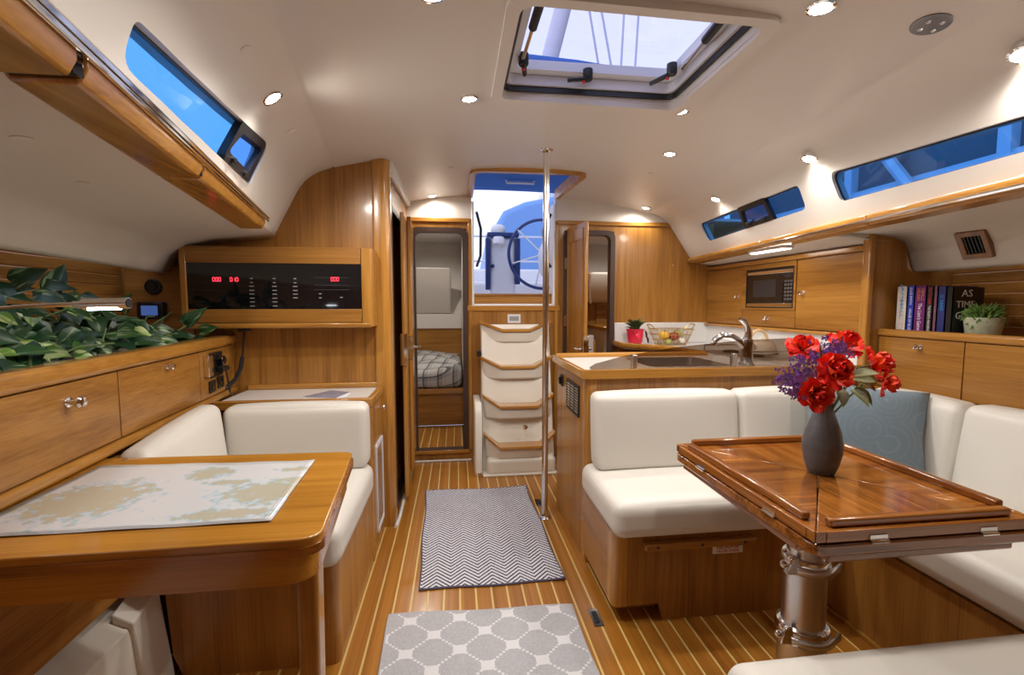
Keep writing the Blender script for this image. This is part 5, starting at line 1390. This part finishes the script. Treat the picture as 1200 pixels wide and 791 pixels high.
# ------------------------------------------------------------------ rugs
def shader_tools(name):
    m, n, l, b = new_mat(name)
    def mt(op, a, b2=None):
        q = n.new('ShaderNodeMath'); q.operation = op
        for i, v in enumerate((a, b2)):
            if v is None: continue
            if isinstance(v, (int, float)): q.inputs[i].default_value = v
            else: l.new(v, q.inputs[i])
        return q.outputs[0]
    tc = n.new('ShaderNodeTexCoord'); sx = n.new('ShaderNodeSeparateXYZ'); l.new(tc.outputs['Object'], sx.inputs[0])
    def mixc(f, a, b2):
        q = n.new('ShaderNodeMix'); q.data_type = 'RGBA'
        for k, v in (('A', a), ('B', b2)):
            if isinstance(v, tuple): q.inputs[k].default_value = (*v, 1)
            else: l.new(v, q.inputs[k])
        l.new(f, q.inputs['Factor']); return q.outputs['Result']
    nz = n.new('ShaderNodeTexNoise'); nz.inputs['Scale'].default_value = 160; nz.inputs['Detail'].default_value = 2
    l.new(tc.outputs['Object'], nz.inputs['Vector'])
    def finish(col, bump=.5):
        l.new(col, b.inputs['Base Color']); b.inputs['Roughness'].default_value = .95; b.inputs['Specular IOR Level'].default_value = .15
        bp = n.new('ShaderNodeBump'); bp.inputs['Strength'].default_value = bump; bp.inputs['Distance'].default_value = .003
        l.new(nz.outputs['Fac'], bp.inputs['Height']); l.new(bp.outputs['Normal'], b.inputs['Normal'])
    return mt, mixc, sx.outputs[0], sx.outputs[1], nz.outputs['Fac'], finish
mt, mixc, X_, Y_, NZ, fin = shader_tools('chevron_weave')
tri = mt('MULTIPLY', mt('ABSOLUTE', mt('SUBTRACT', mt('FRACT', mt('ADD', mt('DIVIDE', X_, .1165), .38)), .5)), .116)
v = mt('FRACT', mt('ADD', mt('DIVIDE', mt('ADD', Y_, tri), .0235), mt('MULTIPLY', NZ, .25)))
fin(mixc(mt('LESS_THAN', v, .40), mixc(NZ, (.60, .61, .68), (.80, .80, .86)), (.040, .038, .065)))
mt, mixc, X_, Y_, NZ, fin = shader_tools('trellis_weave')
cl = .0110
xq = mt('MULTIPLY', mt('ROUND', mt('DIVIDE', mt('ADD', X_, .0865), cl)), cl); yq = mt('MULTIPLY', mt('ROUND', mt('DIVIDE', mt('SUBTRACT', Y_, .448), .009625)), .009625)
u = mt('DIVIDE', xq, .176); w = mt('DIVIDE', yq, .154)
a = mt('ADD', u, w); b = mt('SUBTRACT', u, w)
fa = mt('SUBTRACT', a, mt('ROUND', a)); fb = mt('SUBTRACT', b, mt('ROUND', b))
du = mt('ABSOLUTE', mt('MULTIPLY', mt('ADD', fa, fb), .5)); dv = mt('ABSOLUTE', mt('MULTIPLY', mt('SUBTRACT', fa, fb), .5))
u2 = mt('DIVIDE', mt('ADD', X_, .0865), .176); w2 = mt('DIVIDE', mt('SUBTRACT', Y_, .448), .154)
a2 = mt('ADD', u2, w2); b2_ = mt('SUBTRACT', u2, w2); fa2 = mt('SUBTRACT', a2, mt('ROUND', a2)); fb2 = mt('SUBTRACT', b2_, mt('ROUND', b2_))
sq = mt('LESS_THAN', mt('MAXIMUM', mt('ABSOLUTE', mt('MULTIPLY', mt('ADD', fa2, fb2), .5)), mt('ABSOLUTE', mt('MULTIPLY', mt('SUBTRACT', fa2, fb2), .5))), .125)
ln = mt('LESS_THAN', mt('MINIMUM', mt('ABSOLUTE', fa), mt('ABSOLUTE', fb)), .02)
cu = mt('ABSOLUTE', mt('SUBTRACT', mt('DIVIDE', mt('ADD', X_, .0865), cl), mt('ROUND', mt('DIVIDE', mt('ADD', X_, .0865), cl)))); cv_ = mt('ABSOLUTE', mt('SUBTRACT', mt('DIVIDE', mt('SUBTRACT', Y_, .448), .009625), mt('ROUND', mt('DIVIDE', mt('SUBTRACT', Y_, .448), .009625))))
ln = mt('MULTIPLY', ln, mt('LESS_THAN', mt('MAXIMUM', cu, cv_), .42))
pat = mt('MAXIMUM', sq, ln)
fin(mixc(pat, mixc(NZ, (.36, .36, .39), (.56, .56, .59)), (.72, .72, .75)))
plain('rug_edge', (.10, .09, .14), .9); plain('rug_edge_grey', (.45, .45, .48), .9)
def rug(lab, corners, mat, edge, t, nu, nv, curl):
    c = Vector((sum(p[0] for p in corners) / 4, sum(p[1] for p in corners) / 4, 0))
    r = thing('rug', lab, 'rug', c)
    def f(uu, vv):
        p = Vector(corners[0]).lerp(Vector(corners[1]), uu).lerp(Vector(corners[3]).lerp(Vector(corners[2]), uu), vv)
        wob = .004 * math.sin(11 * vv + uu * 2) * (abs(uu - .5) * 2) ** 6
        return Vector((p.x + wob, p.y + .004 * math.sin(9 * uu) * (abs(vv - .5) * 2) ** 6, t + curl(uu, vv)))
    mb = MB(); mb.grid(lambda a_, b_: f(a_, b_), nu, nv)
    o = len(mb.v); mb.grid(lambda a_, b_: f(a_, b_) - Vector((0, 0, t - .0006)), nu, nv)
    def ix(i, j, k=0): return k * o + i * (nv + 1) + j
    for i in range(nu):
        for j in (0, nv): mb.f.append([ix(i, j), ix(i + 1, j), ix(i + 1, j, 1), ix(i, j, 1)])
    for j in range(nv):
        for i in (0, nu): mb.f.append([ix(i, j), ix(i, j + 1), ix(i, j + 1, 1), ix(i, j, 1)])
    mb.build('weave', mat, r, smooth=True)
    per = [f(i / 30, 0) for i in range(30)] + [f(1, i / 40) for i in range(40)] + [f(1 - i / 30, 1) for i in range(30)] + [f(0, 1 - i / 40) for i in range(40)]
    MB().tube([p - Vector((0, 0, t * .45)) for p in per], t * .55, 6, closed=True).build('bound_edge', edge, r, smooth=True)
    return r
rug('white and dark chevron rug beside the steel pole', [(-.158, 1.765), (.436, 1.762), (.419, 2.716), (-.190, 2.739)], 'chevron_weave', 'rug_edge', .008, 16, 24,
    lambda u, v: .010 * max(0, u - .8) * 5 * max(0, v - .93) * 14 + .004 * max(0, u - .9) * 10 * (1 - v))
rug('grey trellis rug with white squares', [(-.252, .66), (.430, .64), (.424, 1.600), (-.252, 1.627)], 'trellis_weave', 'rug_edge_grey', .009, 16, 24, lambda u, v: 0)

# ------------------------------------------------------------------ pothos along the port shelf
def variegated(name, base, streak, amt):
    m, n, l, b = new_mat(name)
    tc = n.new('ShaderNodeTexCoord'); mp = n.new('ShaderNodeMapping'); mp.inputs['Scale'].default_value = (9, 60, 9)
    oi = n.new('ShaderNodeObjectInfo'); ad = n.new('ShaderNodeVectorMath'); ad.operation = 'ADD'
    l.new(tc.outputs['Object'], ad.inputs[0]); l.new(oi.outputs['Location'], ad.inputs[1])
    l.new(ad.outputs[0], mp.inputs[0]); nz = n.new('ShaderNodeTexNoise'); nz.inputs['Scale'].default_value = 1; nz.inputs['Detail'].default_value = 3
    l.new(mp.outputs[0], nz.inputs['Vector'])
    cr = n.new('ShaderNodeValToRGB'); e = cr.color_ramp.elements
    e[0].position = amt; e[0].color = (*base, 1); e[1].position = amt + .12; e[1].color = (*streak, 1)
    l.new(nz.outputs['Fac'], cr.inputs['Fac']); l.new(cr.outputs['Color'], b.inputs['Base Color'])
    b.inputs['Roughness'].default_value = .38
variegated('pothos_dark', (.014, .060, .020), (.30, .42, .20), .57)
variegated('pothos_mid', (.030, .10, .022), (.42, .52, .24), .50)
variegated('pothos_light', (.13, .27, .04), (.42, .52, .18), .46)
def heart(L, wd, curl, fold):
    """heart-shaped leaf along +x with drawn-out tip"""
    mb = MB(); n = 8
    prof = (0.0, .70, .98, 1.0, .90, .72, .50, .24, .0)
    for i in range(n + 1):
        t = i / n; w = wd / 2 * prof[i]; z = -curl * L * t * t + .02 * L * math.sin(7 * t)
        x = L * t; back = -.10 * L if i == 1 else 0
        mb.v += [Vector((x + back, -w, z + fold * w)), Vector((x, -w * .5, z + fold * w * .35)), Vector((x, 0, z)), Vector((x, w * .5, z + fold * w * .35)), Vector((x + back, w, z + fold * w))]
    for i in range(n):
        for k in range(4):
            a = 5 * i + k; mb.f.append([a, a + 1, a + 6, a + 5])
    return mb
pt = thing('pothos_plant', 'trailing pothos with variegated leaves along the port shelf', 'plant', (-1.2, 1.5, .985))
protos = [heart(.105, .075, .35, .30).build('leaf', 'pothos_dark', pt, local=True, smooth=True), heart(.09, .062, .25, .45).build('leaf', 'pothos_mid', pt, local=True, smooth=True),
          heart(.075, .055, .5, .25).build('leaf', 'pothos_light', pt, local=True, smooth=True), heart(.115, .070, .6, .5).build('leaf', 'pothos_dark', pt, local=True, smooth=True)]
rng = random.Random(23)
def leaf_at(proto, par, p, d, nrm, s, first):
    d = Vector(d).normalized(); nrm = Vector(nrm); nrm = (nrm - d * nrm.dot(d)).normalized(); y = nrm.cross(d)
    M = Matrix((d, y, nrm)).transposed().to_4x4()
    c = proto if first else proto.copy()
    if not first: COL.objects.link(c); c.parent = par
    c.location = Vector(p) - wloc(par); c.rotation_euler = M.to_euler(); c.scale = (s, s, s)
used = set()
for k in range(280):
    y = .92 + 1.20 * rng.random() ** .92
    hmax = .25 if y < 1.7 else max(.06, .25 - (y - 1.7) * .45)
    q = rng.random(); x = xf(y) - .085 - .27 * q
    z = .992 + hmax * (q ** .7) * rng.uniform(.25, 1.0)
    pk = rng.choices((0, 1, 2, 3), (5, 4, 1.3, 4))[0]
    az = rng.uniform(-2.4, .9); el = rng.uniform(-.75, .35)
    if z < 1.03: el = rng.uniform(-.12, .35)
    d = (math.cos(az) * math.cos(el), math.sin(az) * math.cos(el), math.sin(el))
    nrm = (rng.uniform(.2, .9), rng.uniform(-.9, -.1), rng.uniform(.4, 1.1))
    leaf_at(protos[pk], pt, (x, y, z), d, nrm, rng.uniform(.55, .92), pk not in used); used.add(pk)
for (x, y, z, dz) in ((-1.28, 1.12, 1.215, 1), (-1.22, 1.32, 1.205, .4), (-1.20, 1.40, 1.20, .2), (-1.28, 1.62, 1.19, .8), (-1.24, 1.85, 1.12, .6), (-1.32, 1.10, 1.17, .7), (-1.15, 2.08, 1.06, .3), (-1.11, 2.12, 1.03, .1)):
    leaf_at(protos[rng.choice((0, 3, 1))], pt, (x, y, z), (.35, -.1, dz), (.5, -1, .3), .85, False)
for k in range(12):
    y0 = rng.uniform(.95, 2.0); pts = [(xf(y0) - rng.uniform(.08, .28), y0, .99)]
    for i in range(4):
        a = pts[-1]; pts.append((a[0] + rng.uniform(-.05, .05), a[1] + rng.uniform(-.02, .12), min(1.2, a[2] + rng.uniform(0, .06))))
    MB().tube(pts, .0028, 5).build('vine', 'stem_green', pt, smooth=True)

# gooseneck lamp over the plants
gl = thing('gooseneck_lamp', 'flexible gooseneck lamp with lit bar head over the pothos', 'lamp', (-1.24, .98, .985))
MB().lathe((-1.24, .98, .985), [(.03, 0), (.03, .012), (.016, .02), (.010, .03)], 18).build('base', 'brushed', gl, smooth=True)
def bez(p, n=26):
    P = [Vector(q) for q in p]; out = []
    for i in range(n + 1):
        t = i / n; out.append(P[0] * (1 - t) ** 3 + P[1] * 3 * t * (1 - t) ** 2 + P[2] * 3 * t * t * (1 - t) + P[3] * t ** 3)
    return out
nk = bez([(-1.24, .98, 1.01), (-1.22, 1.03, 1.11), (-1.05, 1.16, 1.145), (-.90, 1.20, 1.148)], 60)
MB().tube(nk, [.0062 if i % 2 else .0052 for i in range(61)], 8).build('gooseneck', 'steel', gl, smooth=True)
hd = MB().tube([(-.905, 1.199, 1.148), (-.885, 1.200, 1.1485), (-.884, 1.200, 1.1485), (-.787, 1.203, 1.151)], [.008, .008, .0135, .0135], 16).build('head', 'steel', gl, smooth=True)
MB().hexa([(-.871, 1.192, 1.1335), (-.871, 1.208, 1.1335), (-.808, 1.210, 1.1352), (-.808, 1.194, 1.1352), (-.871, 1.190, 1.139), (-.871, 1.210, 1.139), (-.808, 1.212, 1.1405), (-.808, 1.192, 1.1405)]).build('led_bar', 'led_white', hd)
MB().lathe((-.787, 1.203, 1.151), [(.0115, 0), (.0105, .002), (.001, .002)], 16, (1, .02, .02)).build('switch', 'black_plastic', hd, smooth=True)

# ------------------------------------------------------------------ vase and flowers on the table
VX, VY, VZ = .980, 1.088, .691
vs_ = thing('flower_vase', 'slender grey stoneware vase on the folding table', 'vase', (VX, VY, VZ))
MB().lathe((VX, VY, VZ), [(.026, 0), (.032, .004), (.041, .030), (.0475, .065), (.0475, .085), (.042, .115), (.032, .145), (.024, .168), (.019, .185), (.019, .196), (.022, .203), (.017, .203), (.014, .18), (.001, .175)], 36).build('body', 'vase_grey', vs_, smooth=True)
MB().lathe((VX, VY, VZ), [(.030, 0), (.031, .004), (.029, .007)], 24).build('foot', 'black_plastic', vs_, smooth=True)
def petal_mesh(L, wd, cup, ruf, seed):
    r_ = random.Random(seed); mb = MB(); nu, nv = 5, 6
    ph = r_.uniform(0, 6)
    for i in range(nu + 1):
        t = i / nu; w = wd * (.25 + .75 * math.sin(math.pi * (.08 + .62 * t)))
        for j in range(nv + 1):
            s = 2 * j / nv - 1
            L2 = L * t * (1 - .16 * s * s * t)
            mb.v.append(Vector((L2, s * w / 2, cup * L * t * t + .35 * cup * wd * s * s + ruf * t * t * math.sin(5 * s + ph + 2 * t))))
    for i in range(nu):
        for j in range(nv):
            a = i * (nv + 1) + j; mb.f.append([a, a + 1, a + nv + 2, a + nv + 1])
    return mb
PET = {}
def flower(lab, p, face, R_, seed, base):
    p = Vector(p); face = Vector(face).normalized()
    f = thing('red_flower', lab, 'flower', base, 'red flowers in the grey vase')
    q = Vector((0, 0, 1)).rotation_difference(face).to_matrix().to_4x4()
    rg = random.Random(seed)
    if not PET:
        for i, (L, wd, cup, ruf, mt_) in enumerate(((.050, .044, .10, .007, 'petal_red'), (.044, .040, .30, .006, 'petal_orange'), (.036, .034, .55, .005, 'petal_red'))):
            PET[i] = petal_mesh(L, wd, cup, ruf, i)
            o = PET[i].build('petal', mt_, f, local=True, smooth=True); PET[i] = o.data; bpy.data.objects.remove(o, do_unlink=True)
    for ring, (cnt, pitch) in enumerate(((7, .12), (6, .55), (6, 1.0))):
        for k in range(cnt):
            a = 2 * math.pi * (k + .5 * ring) / cnt + rg.uniform(-.15, .15)
            M = q @ Matrix.Rotation(a, 4, 'Z') @ Matrix.Rotation(-(pitch + rg.uniform(-.12, .12)), 4, 'Y')
            o = bpy.data.objects.new('petal', PET[ring]); COL.objects.link(o); o.parent = f
            o.location = p + face * (.003 * ring) - Vector(base); o.rotation_euler = M.to_euler(); s = R_ / .05 * rg.uniform(1.0, 1.22); o.scale = (s, s, s)
    MB().ball(p + face * .010, .010, 10).build('heart', 'flower_heart', f, smooth=True)
    b = Vector(base)
    MB().tube([b, b.lerp(p, .35) + Vector((0, 0, .02)), p - face * .03, p], .0026, 6).build('stem', 'stem_green', f, smooth=True)
NK = (VX, VY, VZ + .15)
flower('tallest red flower at the back of the bouquet', (1.050, 1.115, 1.030), (.1, -.55, .85), .047, 1, (VX + .004, VY + .004, VZ + .15))
flower('red flower leaning over toward the pillow side', (1.098, 1.075, .985), (.6, -.75, .35), .046, 2, (VX + .008, VY - .002, VZ + .15))
flower('red flower facing out from the middle of the bouquet', (.935, 1.022, .980), (-.1, -1, .35), .046, 3, (VX - .003, VY - .008, VZ + .15))
flower('lowest red flower drooping over the vase neck', (.902, 1.035, .922), (-.25, -1, -.05), .042, 4, (VX - .008, VY - .005, VZ + .15))
flower('red flower half hidden behind the purple sprigs', (.945, 1.135, 1.022), (-.3, -.45, .9), .042, 5, (VX - .004, VY + .008, VZ + .15))
flower('small red flower hanging below the leaning one', (1.108, 1.05, .945), (.75, -.75, -.1), .034, 6, (VX + .009, VY - .006, VZ + .15))
def sprig(lab, tip, spread, seed, base):
    f = thing('purple_sprig', lab, 'flower', base, 'purple sprigs in the grey vase')
    b = Vector(base); t = Vector(tip); rg = random.Random(seed)
    MB().tube([b, b.lerp(t, .5) + Vector((0, 0, .025)), t], .0022, 5).build('stem', 'stem_green', f, smooth=True)
    mb = MB()
    for k in range(70):
        p = t + Vector((rg.gauss(0, spread), rg.gauss(0, spread), rg.gauss(0, spread * .85)))
        o = len(mb.v); r = rg.uniform(.0035, .0065)
        for i in range(4):
            a = i * math.pi / 2 + rg.random(); u_ = Vector((math.cos(a), rg.uniform(-.5, .5), math.sin(a))).normalized(); w_ = u_.cross(Vector((0, 1, .2))).normalized()
            o2 = len(mb.v); mb.v += [p, p + u_ * r + w_ * r * .6, p + u_ * r * 1.7, p + u_ * r - w_ * r * .6]; mb.f.append([o2, o2 + 1, o2 + 2, o2 + 3])
    o = mb.build('florets', 'floret', f); o['kind'] = 'stuff'
    tw = MB()
    for k in range(8):
        p = t + Vector((rg.gauss(0, spread), rg.gauss(0, spread), rg.gauss(0, spread * .8))); m_ = b.lerp(t, .75)
        tw.tube([m_, m_.lerp(p, .5) + Vector((0, 0, .006)), p], .0011, 4)
    o = tw.build('twigs', 'stem_green', f, smooth=True); o['kind'] = 'stuff'
sprig('purple sprig filling the top of the bouquet', (.955, 1.06, 1.008), .021, 1, (VX - .002, VY - .002, VZ + .15))
sprig('purple sprig beside the middle red flower', (.905, 1.06, .985), .020, 2, (VX - .006, VY, VZ + .15))
sprig('purple sprig hanging out over the table edge', (.862, 1.065, .952), .017, 3, (VX - .009, VY + .002, VZ + .15))
sprig('purple sprig drooping under the bouquet', (.878, 1.05, .925), .015, 4, (VX - .01, VY - .003, VZ + .15))
sprig('purple sprig behind the tallest red flower', (.995, 1.08, 1.025), .016, 5, (VX + .001, VY + .002, VZ + .15))
lfp = None
ol = thing('olive_foliage', 'olive green leaf stem among the red flowers', 'foliage', (VX + .006, VY - .006, VZ + .15))
lp = leaf_mesh(.055, .036, .3).build('leaf', 'olive_leaf', ol, local=True, smooth=True)
specs = (((1.02, 1.05, .955), (.8, -.5, .1)), ((1.05, 1.06, .945), (.9, -.3, -.3)), ((1.0, 1.03, .93), (.2, -.9, -.4)), ((1.03, 1.05, .93), (.6, -.7, -.6)), ((.965, 1.03, .935), (-.3, -.8, -.5)), ((1.01, 1.04, .965), (.4, -.8, .4)), ((.93, 1.06, .945), (-.8, -.4, .2)))
for k, (p, d) in enumerate(specs): leaf_at(lp, ol, p, d, (0, -.7, .7), 1.0, k == 0)
MB().tube([(VX + .006, VY - .006, VZ + .15), (1.0, 1.06, .92), (1.03, 1.055, .955)], .0025, 6).build('stem', 'stem_green', ol, smooth=True)
for p, d in specs: pass
mb = MB(); mb.tube([(1.0, 1.06, .92), (.965, 1.03, .935)], .002, 5); mb.build('stem', 'stem_green', ol, smooth=True)
tag(MB().tube([(VX - .006, VY + .002, VZ + .15), (.955, 1.07, .95), (.928, 1.05, 1.02), (.915, 1.04, 1.05)], [.002, .003, .004, .0008], 6).build('grass_blade', 'olive_leaf', smooth=True), 'thin olive grass blade rising from the bouquet', 'foliage')

# ------------------------------------------------------------------ books and succulent on the starboard shelf
ZB = 1.0185
BK = (('pale thick book with blue title, leaning on the divider panel', 1.785, 1.832, 1.226, 'card_pale', (('JAMES', .019, 'ink_blue', .80, .10), ('HALL', .019, 'ink_blue', .52, .08), ('ROUGH DRAFT', .013, 'ink_white', .20, .085))),
      ('bright blue book with white spine letters', 1.753, 1.783, 1.228, 'card_blue', (('JULIE SMITH', .015, 'ink_white', .78, .075), ('HOUSE OF BLUES', .015, 'ink_white', .28, .10))),
      ('purple book with orange block letters', 1.703, 1.751, 1.226, 'card_purple', (('NELSON', .017, 'ink_orange', .82, .05), ('DEMILLE', .017, 'ink_orange', .82, .05), ('The Lion\'s Game', .022, 'ink_white', .36, .115))),
      ('black book with red top letters on the spine', 1.674, 1.701, 1.222, 'card_black', (('POTTINGER', .016, 'ink_red', .80, .07), ('THE FOURTH PROCEDURE', .014, 'ink_white', .32, .115))),
      ('thin plum book between two dark ones', 1.657, 1.672, 1.224, 'card_mixed', ()),
      ('dark blue book with pale blue print', 1.624, 1.655, 1.220, 'card_indigo', (('O', .02, 'ink_blue', .80, .012), ('DEAD', .018, 'ink_blue', .62, .045))),
      ('black book whose front cover shows pale letters', 1.598, 1.622, 1.216, 'card_black', ()))
for lab, y0, y1, zt, mat, prints in BK:
    b = thing('book', lab, 'book', (2.05, (y0 + y1) / 2, ZB), 'books on the starboard shelf')
    x0 = 1.985; x1 = 2.13
    cv = MB().box(x0, x0 + .004, y0, y1, ZB, zt).box(x0, x1, y0, y0 + .0025, ZB, zt).box(x0, x1, y1 - .0025, y1, ZB, zt).build('cover', mat, b)
    MB().box(x0 + .004, x1 - .004, y0 + .0025, y1 - .0025, ZB + .003, zt - .004).build('pages', 'paper', b)
    stack = {}
    for (s_, sz, mt_, vz, wdt) in prints:
        k = stack.get(vz, 0); stack[vz] = k + 1
        nb_ = sum(1 for q in prints if q[3] == vz)
        yy = (y0 + y1) / 2 + ((k - (nb_ - 1) / 2) * -.017)
        lettering('spine_print', s_, sz, mt_, b, (x0 - .0004, yy, ZB + (zt - ZB) * vz), (0, 0, -1), (0, -1, 0), width=wdt)
    if 'front cover' in lab:
        for s_, zz, ww in (('AS', 1.190, .050), ('TIME', 1.145, .085), ('GOES', 1.100, .085)):
            lettering('cover_print', s_, .040, 'ink_white', b, (2.045 if s_ != 'AS' else 2.05, y0 - .0006, zz), (1, 0, 0), (0, 0, 1), width=ww)
sc2 = thing('potted_succulent', 'spiky green succulent in a sage stone pot on the book shelf', 'potted plant', (2.052, 1.535, 1.018))
MB().lathe((2.052, 1.535, 1.018), [(.044, 0), (.050, .006), (.058, .070), (.058, .078), (.052, .078), (.050, .066), (.001, .064)], 28).build('pot', 'sage_pot', sc2, smooth=True)
mb = MB(); rng = random.Random(3)
for k in range(150):
    a = rng.uniform(0, 6.28); r0 = .045 * rng.random() ** .5; c = Vector((2.052 + r0 * math.cos(a), 1.535 + r0 * math.sin(a), 1.085 + rng.uniform(-.01, .045)))
    d = Vector((math.cos(a) * r0 / .045, math.sin(a) * r0 / .045, rng.uniform(-.1, 1.1))).normalized() * rng.uniform(.022, .040)
    if r0 > .038 and rng.random() < .4: d.z = -abs(d.z) * 1.2; 
    mb.tube([c, c + d * .6, c + d], [.0032, .0042, .0006], 5)
o = mb.build('foliage', 'succulent', sc2, smooth=True); o['kind'] = 'stuff'
